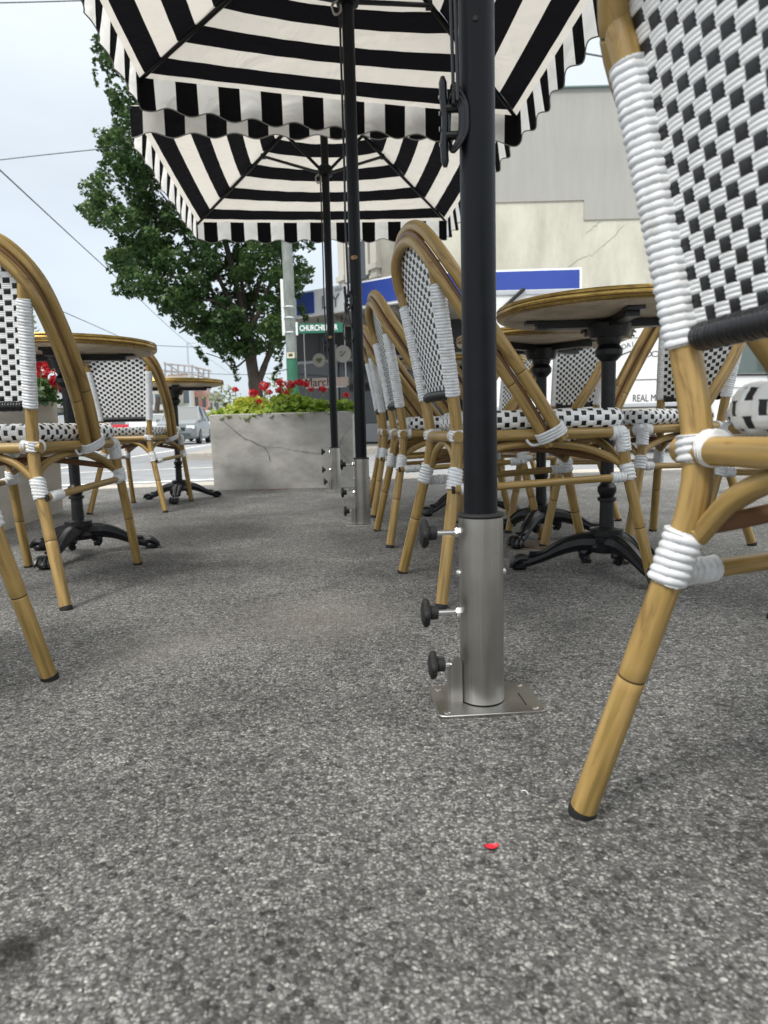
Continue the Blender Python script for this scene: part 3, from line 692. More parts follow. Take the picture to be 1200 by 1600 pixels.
    b = MB(); b.tube(spline([(-.03,-.02,hub_z-.02),(-.06,-.03,hub_z-.045),(-.05,-.04,hub_z-.085),(-.028,-.03,hub_z-.07),(-.026,-.02,hub_z-.03)],5), .005, 8); b.build('pulley_ring', M['steel'], t)
    if cleat:
        b = MB(); cx = -.036
        b.tube(spline([(cx-.010,-.002,cleat-.060),(cx-.011,-.002,cleat-.03),(cx-.009,-.002,cleat),(cx-.011,-.002,cleat+.03),(cx-.012,-.002,cleat+.060)],4), [.003]+[.0058]*15+[.003], 10)
        for z in (-.018,.018): b.tube([(cx-.010,-.002,cleat+z),(cx+.016,-.002,cleat+z)], .006, 10)
        cl = b.build('cleat', M['iron'], t)
        b = MB()
        for z in (-.030,-.009,.012,.033): b.lathe([(.0028,0),(.0028,.0012)], c=(cx-.0182,-.002,cleat+z), seg=10, axis='x')
        b.build('cleat_hole', M['bright'], cl)
        b = MB(); 
        for k in range(5):
            o = .0022*k; b.tube(spline([(cx+.002,-.008-o,cleat+.035+o),(cx+.009+o,-.012-o,cleat+.020),(cx+.011+o,-.013-o,cleat),(cx+.009+o,-.012-o,cleat-.022),(cx+.001,-.008-o,cleat-.036-o),(cx-.003,.004+o,cleat-.020),(cx-.002,.008+o,cleat+.012),(cx+.0,.002,cleat+.034)],5,closed=True), .0027, 7, closed=True)
        if low:
            b.tube(spline([(cx-.002,-.012,cleat-.04),(cx-.022,-.016,cleat-.11),(cx-.016,-.016,cleat-.165),(cx+.010,-.02,cleat-.175),(cx+.020,-.018,cleat-.14),(cx+.004,-.014,cleat-.08),(cx,-.012,cleat-.035)],6), .003, 8)
        b.build('rope_coil', M['blackcord'], t)
    # two small screws
    b = MB()
    for z, a in ((.985,-75),(1.06,-70)): b.lathe([(.004,0),(.0035,.0015),(.001,.002)], c=(0,0,0), seg=10); 
    b = MB()
    for z in (.975,):
        c_, s_ = math.cos(R(-100)), math.sin(R(-100)); b.tube([(.025*c_,.025*s_,z),(.0272*c_,.0272*s_,z)], .0035, 10)
    b.build('screw', M['iron'], pl)
    # ground socket: steel sleeve, flange, knobs
    s_ = thing('umbrella_socket', '', 'umbrella socket', (px,py,0), R(4), 'steel umbrella sockets bolted to the footpath')
    b = MB(); b.lathe([(.0335,.006),(.0335,.292),(.0322,.2925),(.0322,.200)], seg=48); sl = b.build('sleeve', M['steel'], s_)
    b = MB(); b.lathe([(.0300,.286),(.0345,.2918),(.0350,.2940),(.0335,.2965),(.0255,.2975)], seg=40); b.build('collar', M['rubber'], s_)
    b = MB(); w, d, r_ = .081, .060, .010; vs = []
    out = []
    for qx, qy, a0 in ((1,1,0),(-1,1,90),(-1,-1,180),(1,-1,270)):
        for k in range(5): a = R(a0+22.5*k); out.append((.004+qx*(w-r_)+r_*math.cos(a), qy*(d-r_)+r_*math.sin(a)))
    n = len(out); b.add([(x,y,.0004) for x,y in out]+[(x,y,.0036) for x,y in out]+[(x*.992,y*.992,.0044) for x,y in out], [tuple(range(2*n,3*n))]+[(i,(i+1)%n,n+(i+1)%n,n+i) for i in range(n)]+[(n+i,n+(i+1)%n,2*n+(i+1)%n,2*n+i) for i in range(n)])
    pl_ = b.build('base_plate', M['steel'], s_, 30)
    b = MB()
    b.box((.060,-.012,.0045),(.0022,.048,.0004))
    b.build('slot', M['rubber'], pl_)
    for x, y in ((-.063,-.047),(.071,-.047),(-.063,.045),(.071,.045)):
        b = MB(); b.lathe([(.0052,.0042),(.0050,.0052),(.0036,.0060),(.0015,.0062)], c=(x,y,0), seg=14); b.build('bolt', M['steel'], pl_)
    b = MB(); b.prism([(-.052,.004),(-.033,.004),(-.0335,.070),(-.040,.078),(-.047,.074),(-.052,.058)], -.012,-.009); b.prism([(-.052,.004),(-.049,.004),(-.0485,.068),(-.052,.060)], -.009,.016); b.build('hinge_bracket', M['steel'], s_, 30)
    for z, x0, ln in ((.268,-.0335,.034),(.145,-.0335,.034),(.062,-.048,.010)):
        b = MB(); X = x0-ln
        for k in range(1):
            b.lathe([(.007,0),(.0105,-.001),(.0110,-.011),(.0095,-.013)], c=(X,0,z), seg=16, axis='x')
        lob = lambda i, k, r: r*(1+.16*math.cos(4*2*PI*k/40)) 
        b.lathe([(.010,-.012),(.0170,-.0135),(.0198,-.018),(.0190,-.0225),(.012,-.0255),(.004,-.026)], c=(X,0,z), seg=40, axis='x', flute=lob)
        kb = b.build('clamp_knob', M['rubber'], s_)
        b = MB(); b.tube([(x0-.0005,0,z),(X+.001,0,z)], .0038, 12); 
        if ln > .02: b.lathe([(.0075,0),(.0082,-.002),(.0080,-.007),(.0065,-.009)], c=(x0+.002,0,z), seg=6, axis='x')
        b.build('threaded_stud', M['bright'], kb)
    for z, sx_ in ((.205,-1),(.205,1)):
        b = MB(); b.lathe([(.0058,0),(.0055,.003*sx_),(.003,.0055*sx_)], c=(sx_*.033,0,z), seg=12, axis='x'); b.build('rivet', M['bright'], s_)
    return t, s_
u, s_ = umbrella('striped market umbrella on the closest thick black pole, its canopy above the view', .146, 1.0385, 2.16, 1.97, AX, .42, hub_z=2.1, cleat=.853, sticker=1.085)
s_['label'] = 'closest brushed steel umbrella socket with three black knobs and square base plate'
u, s_ = umbrella('striped umbrella overhead nearest the camera, on the middle black pole', -.094, 3.044, 2.142, 1.945, AX, .44, tilt=(-.080,-.012), lean=(-.025,-.185), hub_z=2.16, cleat=.965, sticker=1.137, low=True)
s_['label'] = 'second steel umbrella socket, beside the back legs of the aisle row chairs'
u, s_ = umbrella('lower striped umbrella seen beyond the nearer one, on the thinnest far pole', -.325, 4.758, 2.104, 2.03, AX, .50, tilt=(.006,0), lean=(-.01,.14), hub_z=2.09, cleat=.98, sticker=1.03)
s_['label'] = 'farthest small steel umbrella socket, in front of the concrete planter'

# ================================================================ helpers for places read off the view
def at(px, py, Y):
    d = fw + rt*((px-600)/F_PX) - up*((py-800)/F_PX); return Vector((0,0,CH)) + d*(Y/d.y)

# ================================================================ PLANTERS AND GERANIUMS
def disc_leaves(pos, nrm, size, tint, lobes=7):
    mb = MB(); mb.tint = []
    for p, n, s, t in zip(pos, nrm, size, tint):
        n = Vector(n).normalized(); X = n.orthogonal().normalized(); Y = n.cross(X); a0 = random.random()*6
        K = lobes*2; vs = [Vector(p)-n*s*.25]
        for k in range(K):
            a = a0+2*PI*k/K*.93; r = s*(1.0 if k % 2 else .80)
            vs.append(Vector(p)+X*math.cos(a)*r+Y*math.sin(a)*r+n*s*.12*math.sin(k*2.1+a0))
        mb.add(vs, [(0,k+1,k+2) for k in range(K-1)]); mb.tint += [min(1,max(0,t+random.uniform(-.08,.08)))]*(K-1)
    return mb
def geranium(label, c, L_, Wd, H_, rz, nleaf, tintf, heads, dark=False):
    t = thing('geranium', label, 'plant', c, rz, 'red geraniums in the planters')
    pos, nrm, size, tn = [], [], [], []
    for _ in range(nleaf):
        x = random.uniform(-L_/2, L_/2); y = random.uniform(-Wd/2, Wd/2)
        e = max(0, 1-(abs(x)/(L_/2))**3)*max(.3, 1-(abs(y)/(Wd/2))**2)
        top = H_*(.45+.55*e)*(1+.35*math.sin(x*9+c[0]*5)*math.cos(y*11)); z = top*random.uniform(.15,1)**.6
        drop = abs(y) > Wd*.42 and random.random() < .6
        if drop: z = random.uniform(.02,.07); y = math.copysign(Wd/2+random.uniform(-.02,.025), y)
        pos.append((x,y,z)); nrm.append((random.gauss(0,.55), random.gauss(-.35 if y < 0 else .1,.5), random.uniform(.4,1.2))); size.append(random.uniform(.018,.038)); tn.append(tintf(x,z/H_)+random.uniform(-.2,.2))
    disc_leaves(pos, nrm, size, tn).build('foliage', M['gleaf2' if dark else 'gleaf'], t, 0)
    b = MB()
    for _ in range(40):
        x, y = random.uniform(-L_/2,L_/2)*.9, random.uniform(-Wd/2,Wd/2)*.8; b.tube([(x,y,-.05),(x+random.gauss(0,.02),y+random.gauss(0,.02),H_*.7)], .003, 5)
    b.build('stems', M['stem'], t)
    for (x,y,z,r) in heads:
        b = MB(); b.tint = []
        for _ in range(46):
            d = Vector((random.gauss(0,1),random.gauss(0,1),random.gauss(.15,.8))).normalized(); p = Vector((x,y,z))+Vector((d.x*r,d.y*r,d.z*r*.75))*random.uniform(.75,1.05)
            n = (d+Vector((random.gauss(0,.4),random.gauss(0,.4),random.gauss(0,.4)))).normalized(); X = n.orthogonal().normalized(); Yv = n.cross(X); s = r*random.uniform(.26,.44); tt = random.random()
            for k in range(4):
                a = k*PI/2+tt*3; u_ = X*math.cos(a)+Yv*math.sin(a); w_ = X*-math.sin(a)+Yv*math.cos(a)
                b.add([p, p+u_*s*.6+w_*s*.42+n*s*.12, p+u_*s*1.05+n*s*.05, p+u_*s*.6-w_*s*.42+n*s*.12], [(0,3,2,1)]); b.tint.append(tt)
        h = b.build('flower_head', M['petal'], t, 0)
        b = MB(); b.tube(spline([(x*.9,y*.9,.0),(x*.97,y,z*.6),(x,y,z)],4), .0028, 5); b.build('flower_stem', M['stem'], h)
    return t
def planter(name_label, c, L_, Wd, H_, rz, m, taper=.0):
    t = thing('concrete_planter', name_label, 'planter', c, rz, 'concrete planters of geraniums')
    b = MB(); w = .05
    def ring(z, ins, tp): 
        x, y = L_/2-ins-tp, Wd/2-ins-tp; r_ = .008; out = []
        for qx, qy, a0 in ((1,1,0),(-1,1,90),(-1,-1,180),(1,-1,270)):
            for k in range(3): a = R(a0+45*k); out.append((qx*(x-r_)+r_*math.cos(a), qy*(y-r_)+r_*math.sin(a), z))
        return out
    rg = [ring(-.004,0,taper), ring(H_-.006,0,0), ring(H_,.006,0), ring(H_,w-.005,0), ring(H_-.012,w,0), ring(H_-.10,w,0)]
    n = len(rg[0]); vs = [p for r_ in rg for p in r_]
    b.add(vs, [(i*n+k, i*n+(k+1)%n, (i+1)*n+(k+1)%n, (i+1)*n+k) for i in range(5) for k in range(n)]+[tuple(range(n-1,-1,-1))]); b.build('body', m, t, 30)
    b = MB(); b.box((0,0,H_-.075),(L_-2*w+.002,Wd-2*w+.002,.05)); b.build('soil', M['soil'], t, 0)
    return t
# the planter ahead: front face at y 5.0
pf0, pf1 = Vector((-1.24,5.03,0)), Vector((-.205,4.985,0)); dv = (pf1-pf0).normalized(); nv = Vector((-dv.y,dv.x,0)); prz = math.atan2(dv.y,dv.x)
PL, PW, PH = (pf1-pf0).length, .52, .545
pc = (pf0+pf1)/2+nv*PW/2
pt = planter('cracked grey concrete planter of geraniums, straight ahead behind the farthest umbrella pole', pc, PL, PW, PH, prz, M['concrete'], .006)
def crackline(parent, pts, w, y):
    b = MB(); P = []
    for i in range(len(pts)-1):
        a, c = Vector((pts[i][0],0,pts[i][1])), Vector((pts[i+1][0],0,pts[i+1][1])); n = 5
        for k in range(n): P.append(a.lerp(c,k/n)+Vector((random.gauss(0,.0022),0,random.gauss(0,.0022))))
    P.append(c)
    for i in range(len(P)-1):
        d = (P[i+1]-P[i]).normalized(); q = Vector((-d.z,0,d.x)); w0 = w*(.5+.9*random.random()); 
        b.add([P[i]-q*w0+Vector((0,y,0)),P[i+1]-q*w0+Vector((0,y,0)),P[i+1]+q*w0+Vector((0,y,0)),P[i]+q*w0+Vector((0,y,0))],[(0,1,2,3)])
    b.build('crack', M['crack'], parent, 0)
def pxp(px, py):   # photograph place on the front face -> planter local x,z
    p = at(px, py, 5.0); return ((p.x-pc.x), p.z)
yf = -PW/2-.0016
crackline(pt, [pxp(*q) for q in ((345,652),(362,668),(382,684),(400,692),(414,698),(440,699),(462,704),(490,707),(505,709))], .0016, yf-.002)
crackline(pt, [pxp(*q) for q in ((414,698),(420,706),(424,720))], .0016, yf-.002)
crackline(pt, [pxp(*q) for q in ((549,668),(541,680),(534,692),(533,700),(540,712),(549,725))], .0013, yf-.002)
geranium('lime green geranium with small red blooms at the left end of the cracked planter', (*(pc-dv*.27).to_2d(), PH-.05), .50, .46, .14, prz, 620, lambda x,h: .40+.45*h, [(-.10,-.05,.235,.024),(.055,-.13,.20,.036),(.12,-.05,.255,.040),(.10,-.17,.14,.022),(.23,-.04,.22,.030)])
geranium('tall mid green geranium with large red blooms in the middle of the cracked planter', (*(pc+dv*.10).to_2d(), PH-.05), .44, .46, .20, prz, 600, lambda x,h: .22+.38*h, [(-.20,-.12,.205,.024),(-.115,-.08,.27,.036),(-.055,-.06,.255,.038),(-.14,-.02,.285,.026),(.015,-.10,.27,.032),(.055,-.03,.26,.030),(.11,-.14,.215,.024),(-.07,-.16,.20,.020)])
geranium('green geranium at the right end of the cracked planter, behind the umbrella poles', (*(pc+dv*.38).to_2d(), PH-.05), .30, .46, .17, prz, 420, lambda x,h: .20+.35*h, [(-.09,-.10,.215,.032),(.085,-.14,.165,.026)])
# the planter on the left, beside the street
a0_ = Vector((-1.80,3.93,0)); ldir = Vector((-.10,.995,0)).normalized(); lnv = Vector((-ldir.y,ldir.x,0))
lc = a0_-ldir*.75+lnv*.26
lp = planter('pale concrete planter at the left edge, behind the left chair and table', lc, 1.5, .50, .625, math.atan2(ldir.y,ldir.x), M['concrete2'], .012)
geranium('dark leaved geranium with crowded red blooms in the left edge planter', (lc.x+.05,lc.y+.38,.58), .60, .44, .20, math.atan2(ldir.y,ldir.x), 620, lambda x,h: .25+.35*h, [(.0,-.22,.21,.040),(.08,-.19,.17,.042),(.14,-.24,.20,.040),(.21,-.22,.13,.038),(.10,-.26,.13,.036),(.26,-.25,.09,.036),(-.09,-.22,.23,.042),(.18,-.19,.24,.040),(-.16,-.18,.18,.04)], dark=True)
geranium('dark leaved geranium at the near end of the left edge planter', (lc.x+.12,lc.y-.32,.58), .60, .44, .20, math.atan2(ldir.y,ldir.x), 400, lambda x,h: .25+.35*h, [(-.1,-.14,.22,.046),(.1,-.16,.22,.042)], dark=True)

# ================================================================ TREES
def leaf_cloud(blobs, per, size, thin=1.0, flat=.8):
    """numpy leaf cloud: every leaf is a small folded quad"""
    P = []; T = []
    for (c, r, tb) in blobs:
        n = int(per*(r[0]*r[1]*r[2])**(2/3)/.1); d = rng.normal(size=(n,3)); d /= np.linalg.norm(d,axis=1)[:,None]
        rad = rng.uniform(.35,1.06,(n,1))**.55
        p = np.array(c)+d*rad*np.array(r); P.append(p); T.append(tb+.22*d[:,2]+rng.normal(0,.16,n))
    P = np.concatenate(P); T = np.clip(np.concatenate(T),0,1); n = len(P)
    N_ = rng.normal(size=(n,3)); N_[:,2] = np.abs(N_[:,2])+.35; N_ /= np.linalg.norm(N_,axis=1)[:,None]
    A = np.cross(N_, rng.normal(size=(n,3))); A /= np.linalg.norm(A,axis=1)[:,None]; B = np.cross(N_,A)
    s = (size*rng.uniform(.6,1.3,n))[:,None]
    V = np.stack([P-A*s, P-B*s*.62+N_*s*.14, P+A*s*1.05-N_*s*.18, P+B*s*.62+N_*s*.14],1).reshape(-1,3)
    return V, T
def leaf_mesh(name, V, T, m, parent):
    n = len(T); me = bpy.data.meshes.new(name); me.vertices.add(n*4); me.vertices.foreach_set('co', V.astype(np.float32).ravel())
    me.loops.add(n*4); me.loops.foreach_set('vertex_index', np.arange(n*4,dtype=np.int32)); me.polygons.add(n); me.polygons.foreach_set('loop_start', np.arange(0,n*4,4,dtype=np.int32))
    try: me.polygons.foreach_set('loop_total', np.full(n,4,dtype=np.int32))
    except Exception: pass
    a = me.attributes.new('tint','FLOAT','FACE'); a.data.foreach_set('value', T.astype(np.float32)); me.materials.append(m); me.update(); me.validate()
    o = bpy.data.objects.new(name, me); C.objects.link(o)
    if parent: o.parent = parent
    return o
def inside(poly, x, y):
    c = False; j = len(poly)-1
    for i in range(len(poly)):
        (xi,yi),(xj,yj) = poly[i],poly[j]
        if (yi > y) != (yj > y) and x < (xj-xi)*(y-yi)/(yj-yi)+xi: c = not c
        j = i
    return c
TY = 14.6
tb0 = at(405, 652, TY); tb0.z = 0
tr = thing('street_tree', 'large dark green leafy street tree leaning left beyond the cracked planter', 'tree', tb0)
poly = [(162,70),(225,-20),(330,-90),(450,-30),(480,120),(486,300),(486,425),(460,442),(446,490),(440,532),(424,552),(405,538),(384,552),(360,542),(335,536),(312,522),(262,484),(225,462),(185,448),(196,425),(172,395),(205,383),(165,350),(128,332),(165,312),(135,296),(158,268),(172,242),(158,205),(190,212),(176,150)]
blobs = []; k = 0
while k < 480:
    x, y = random.uniform(115,490), random.uniform(-90,590)
    if not inside(poly, x, y): continue
    if min(math.hypot(x-qx,y-qy) for qx,qy in poly) < 8: continue
    if x < 225 and y < 250 and random.random() < .55: continue
    yc = (y-250)/340; dep = 1.5*math.sqrt(max(.05,1-yc*yc))
    p = at(x, y, TY+random.uniform(-1,1)*dep)-tb0; r = random.uniform(.16,.36)
    blobs.append(((p.x,p.y,p.z),(r*1.05,r*1.05,r*.75),random.uniform(.18,.55))); k += 1
for i in range(len(poly)):          # ragged sprays round the outline
    a, b_ = Vector(poly[i]), Vector(poly[(i+1)%len(poly)])
    for t_ in (0,.33,.66):
        q = a.lerp(b_, t_); p = at(q.x+random.uniform(-5,5), q.y+random.uniform(-5,5), TY+random.uniform(-.9,.9))-tb0; r = random.uniform(.07,.17)
        blobs.append(((p.x,p.y,p.z),(r,r,r*1.1),random.uniform(.3,.65)))
for (x0,y0,x1,y1) in ((310,545,322,566),(338,540,352,560),(360,560,372,592),(438,560,430,590),(470,480,478,500),(148,60,150,130),(168,130,180,190),(120,325,150,345)):
    for t_ in np.linspace(0,1,5):
        p = at(x0+(x1-x0)*t_, y0+(y1-y0)*t_, TY)-tb0; blobs.append(((p.x,p.y,p.z),(.07,.07,.07),.4))
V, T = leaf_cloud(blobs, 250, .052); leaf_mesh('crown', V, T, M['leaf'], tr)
b = MB()
P = lambda x, y, dy=0: at(x,y,TY+dy)-tb0
b.tube(spline([(0,0,-.1),P(402,630),P(398,600),P(392,560),P(386,520),P(368,440),P(340,330),P(310,200)],5), [.16]*3+[.14]*8+[.12]*6+[.09]*6+[.06]*6+[.04]*5+[.03]*2, 12)
b.tube(spline([P(400,610),P(412,575),P(428,530),P(440,460),P(440,340),P(430,200)],5), [.07]*6+[.06]*6+[.04]*6+[.03]*8, 10)
for e_ in ((300,470,-.6),(230,420,.5),(190,330,0),(250,300,-1),(200,200,.4),(170,140,0),(420,420,1),(460,400,-.7),(280,520,0),(350,250,1.2)):
    b.tube(spline([P(388,530),P((388+e_[0])/2,(500+e_[1])/2-10,e_[2]*.4),P(*e_)],6), [.05]*3+[.035]*4+[.025]*3+[.015]*3, 8)
b.tube(spline([P(386,560),P(365,575),P(345,560),P(322,552)],4), [.02]*6+[.01]*8, 6)
b.build('trunk', M['bark'], tr)
def small_tree(label, x, Y, ytop, ybot, wpx, m='leaf_far', cat='tree', per=30, size=.11, n=26):
    base = at(x, 700, Y); base.z = RD; t = thing('distant_tree', label, cat, base, 0, 'pale trees along the far street')
    bl = []
    for _ in range(n):
        a = random.uniform(-1,1); h = random.uniform(0,1); w = wpx/2*math.sqrt(max(.1,1-(2*h-1)**2))
        p = at(x+a*w, ytop+(ybot-ytop)*h, Y+random.uniform(-1,1)*wpx/2*Y/F_PX)-base; r = wpx*Y/F_PX*random.uniform(.12,.2); bl.append(((p.x,p.y,p.z),(r,r,r*.8),random.uniform(.25,.6)))
    V, T = leaf_cloud(bl, per, size); leaf_mesh('crown', V, T, M[m], t)
    pt_ = at(x, (ytop+ybot)/2, Y)-base; b = MB(); b.tube([(0,0,-.05),(0,0,pt_.z*.5),(pt_.x,0,pt_.z)], [.012*Y*.5,.009*Y*.5,.003*Y], 8); b.build('trunk', M['bark'], t)
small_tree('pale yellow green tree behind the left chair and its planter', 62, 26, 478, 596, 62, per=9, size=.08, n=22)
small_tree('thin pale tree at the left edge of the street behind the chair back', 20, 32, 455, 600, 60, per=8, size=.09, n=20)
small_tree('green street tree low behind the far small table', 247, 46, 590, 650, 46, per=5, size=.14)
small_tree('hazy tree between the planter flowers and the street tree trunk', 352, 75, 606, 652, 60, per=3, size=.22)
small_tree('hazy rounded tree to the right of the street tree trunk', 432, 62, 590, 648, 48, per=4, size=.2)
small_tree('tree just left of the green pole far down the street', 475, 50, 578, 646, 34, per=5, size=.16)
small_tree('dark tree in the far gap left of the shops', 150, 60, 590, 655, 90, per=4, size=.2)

# ================================================================ STREET POLE, STREET SIGN, WIRES
PY = 12.4; pb = at(461, 680, PY); pb.z = 0
M['polegrey'] = mat('weathered_pole', (.27,.29,.27), .8, noise=((5,5,2.2),(.13,.155,.14),.35,.65), bump=(20,.3,.004))
M['polegreen'] = mat('green_pole_paint', (.02,.115,.065), .45, noise=((6,6,3),(.035,.16,.10),.4,.7))
M['signgreen'] = mat('sign_green', (.012,.13,.08), .4); M['white'] = mat('white_paint', (.80,.80,.79), .45, noise=((2,2,2),(.72,.72,.71),.4,.8))
po = thing('tram_pole', 'round street pole, weathered grey above and green below, behind the cracked planter', 'street pole', pb)
zs = at(458, 560, PY).z; b = MB(); b.tube([(0,0,-.05),(0,0,zs)], [.105,.100], 20); b.build('green_base', M['polegreen'], po)
b = MB(); b.tube([(0,0,zs-.01),(-.0,0,zs+1.5),(-.10,0,9)], [.0955,.092,.07], 20); b.build('shaft', M['polegrey'], po)
for z in (at(458,497,PY).z, at(458,480,PY).z, at(458,520,PY).z):
    b = MB(); b.lathe([(.100,-.012),(.103,-.008),(.103,.008),(.100,.012)], c=(-.012,0,z), seg=20); b.build('clamp_band', M['bright'], po)
b = MB(); zt = at(458,556,PY).z; b.box((-.005,-.104,zt),(.13,.006,.10)); nt_ = b.build('number_plate', mat('cream_plate', (.62,.58,.42), .6), po, 0)
b = MB(); b.box((-.005,-.1085,zt),(.07,.003,.035)); b.box((-.005,-.108,zt+.028),(.09,.002,.006)); b.build('plate_marks', M['rubber'], nt_, 0)
b = MB(); b.box((-.12,0,at(458,480,PY).z),(.05,.03,.95)); b.build('white_bracket', M['white'], po, 0)
zsg = at(500, 513, PY).z; sg = thing('street_name_sign', 'green street name sign with white letters fixed to the round street pole', 'street sign', (pb.x+.10,PY-.02,zsg), R(-2))
b = MB(); b.box((.415,0,0),(.79,.02,.165)); b.build('panel', M['signgreen'], sg, 0)
b = MB(); b.box((.012,0,.0),(.035,.04,.22)); b.box((-.03,0,.05),(.07,.03,.03)); b.box((-.03,0,-.05),(.07,.03,.03)); b.build('bracket', M['white'], sg, 0)
text('CHURCHILL GR', .135, M['white'], sg, (.06,-.0115,0), (R(90),0,0), align='LEFT', sx=.70, offset=.003)
M['wire'] = mat('wire', (.10,.11,.12), .6)
def wire(label, pts, r):
    P = [at(*p) for p in pts]; b = MB(); b.tube(spline(P,8), r, 5); tag(b.build('overhead_wire', M['wire'], None), label, 'wire', 'overhead wires')
wire('nearly level overhead wire at the left reaching the street tree', [(-60,257,15),(60,243,15),(205,228,14.6)], .011)
wire('long overhead wire slanting down to the right from the left edge', [(-40,228,10),(0,266,12),(180,432,22),(300,541,50),(372,592,90)], .014)
wire('short overhead wire at the top left corner beside the striped umbrella', [(-60,5,12),(20,4,12),(160,0,12.2)], .011)
wire('overhead wire at the top right between umbrella and closest chair', [(820,66,16),(905,82,16),(980,95,16.2)], .022)
wire('faint overhead wire between left chair arch and the round table', [(-40,430,25),(110,492,30),(200,532,45)], .018)
wire('level thin overhead wire far down the street above the shops', [(245,540,60),(300,542,60),(345,541,60)], .03)
wire('sagging overhead wire between street tree trunk and the green pole', [(250,578,30),(330,584,28),(405,585,24),(445,578,16),(475,566,13)], .013)
for lb, x, Y, y0, r_ in (('slim grey light pole rising behind the far shops at left', 302, 60, 535, .10),('pale pole behind the left chair back', 61, 20, 470, .09),('thin pole left of the parked cars', 246, 50, 600, .09)):
    p = at(x, 700, Y); q = at(x, y0, Y); b = MB(); b.tube([(0,0,-.1),(0,0,q.z)], [r_,r_*.7], 8); b.box((.35,0,q.z-.05),(.8,.08,.06)); tag(b.build('light_pole', mat('pale_grey_metal_%d' % x, (.42,.46,.50), .5), None, loc=(p.x,p.y,0)), lb, 'light pole', 'poles along the far street')
# ================================================================ CORNER SHOP
M['blue'] = mat('blue_fascia', (.022,.055,.30), .5, noise=((1.2,1.2,1.2),(.028,.065,.33),.4,.7)); M['wfascia'] = mat('white_fascia', (.88,.90,.93), .5)
M['creamwall'] = mat('cream_render', (.60,.585,.49), .9, noise=((1.1,1.1,.35),(.44,.425,.36),.42,.68), bump=(6,.4,.02))
M['greywall'] = mat('grey_cladding', (.38,.375,.35), .9, noise=((9,9,.8),(.34,.335,.315),.3,.8), bump=(18,.2,.006))
M['stone'] = mat('old_stone', (.42,.40,.35), .9, noise=((2,2,2),(.30,.28,.24),.4,.7)); M['darkstone'] = mat('dark_eave', (.10,.095,.085), .8)
M['soffit'] = mat('soffit', (.30,.29,.27), .8, noise=((1,6,1),(.22,.21,.19),.4,.7)); M['dark'] = mat('dark_shopfront', (.02,.021,.024), .35); M['glass'] = mat('shop_glass', (.03,.035,.04), .08, spec=.8)
A1 = at(461, 476, 16.0); B1 = at(640, 449, 14.2); C1 = at(909, 445, 14.15)
zb0, zt0 = at(640,470,14.2).z, at(640,426,14.2).z
for q in (A1,B1,C1): q.z = 0
shop = thing('corner_shop', 'corner shop under a big cream and grey wall, with a blue and white awning', 'building', (0,0,0))
dAB = (A1-B1).normalized(); nAB = Vector((dAB.y,-dAB.x,0)); nAB = nAB if nAB.y > 0 else -nAB
def vwall(mb, a, c, z0, z1, th=.05, mi=0, back=True):
    d = (c-a).normalized(); n = Vector((-d.y,d.x,0)); n = n if n.y > 0 else -n
    P = [a,c,c+n*th,a+n*th]; vs = [Vector((p.x,p.y,z0)) for p in P]+[Vector((p.x,p.y,z1)) for p in P]
    mb.add(vs, [(0,3,2,1),(4,5,6,7),(0,1,5,4),(1,2,6,5),(2,3,7,6),(3,0,4,7)], mi)
b = MB(); vwall(b, A1, B1-Vector((0,.0,0)), zb0, zt0, .12); vwall(b, B1, C1, zb0, zt0, .12); fa = b.build('fascia', M['wfascia'], shop, 0)
L_AB = (A1-B1).length
def onAB(t): return B1+dAB*t
def frac(px):  # where the ray through px meets the line A1-B1
    d = fw+rt*((px-600)/F_PX)-up*((470-800)/F_PX); a = np.array([[d.x,-dAB.x],[d.y,-dAB.y]]); s = np.linalg.solve(a, np.array([B1.x,B1.y])); return s[1]
b = MB()
for x0, x1 in ((464,491),(562,638)):
    a, c = onAB(frac(x0)), onAB(frac(x1)); vwall(b, a-nAB*.02, c-nAB*.02, zb0+.05, zt0-.04, .03); b.build('blue_panel', M['blue'], fa, 0); b = MB()
vwall(b, B1+Vector((.05,-.02,0)), C1+Vector((-.05,-.02,0)), zb0+.05, zt0-.04, .03)
b.build('blue_panel', M['blue'], fa, 0)
a = onAB(frac(527)); zmid = (zb0+zt0)/2
text('L Y A', .40, mat('sign_grey', (.16,.18,.22), .5), fa, (a.x-nAB.x*.02, a.y-nAB.y*.02, zmid-.05), (R(90),0,math.atan2(-dAB.y,-dAB.x)), sx=.95)
b = MB(); tdir = -dAB
cpt = a-nAB*.022+tdir*.05+Vector((0,0,zmid+.17))
for k, (dx, h) in enumerate(((-.10,.05),(-.05,.09),(0,.08),(.06,.10),(.12,.05))): b.tube([cpt+tdir*dx*.7, cpt+tdir*(dx+.03)+Vector((0,0,h))], .006, 5)
b.tube([cpt+tdir*-.09-Vector((0,0,.005)), cpt+tdir*.10-Vector((0,0,.005))], .006, 5); b.build('crown_mark', bpy.data.materials['sign_grey'], fa)
# soffit
back = 3.0
b = MB(); P = [A1,B1,C1,C1+Vector((0,back,0)),B1+Vector((0.6,back,0)),at(460,520,18.6)]; n = len(P)
b.add([Vector((p.x,p.y+.005,zb0+.02)) for p in P]+[Vector((p.x,p.y+.005,zb0+.10)) for p in P], [tuple(range(n-1,-1,-1)), tuple(n+i for i in range(n))]+[(i,(i+1)%n,n+(i+1)%n,n+i) for i in range(n)]); b.build('awning_soffit', M['soffit'], shop, 0)
for k in range(5):
    b = MB(); t_ = .25+k*.55; p = onAB(t_); b.box((p.x+.7,p.y+1.3,zb0-.04),(.09,2.4,.09), rz=R(-18)); b.build('awning_beam', M['soffit'], shop, 0)
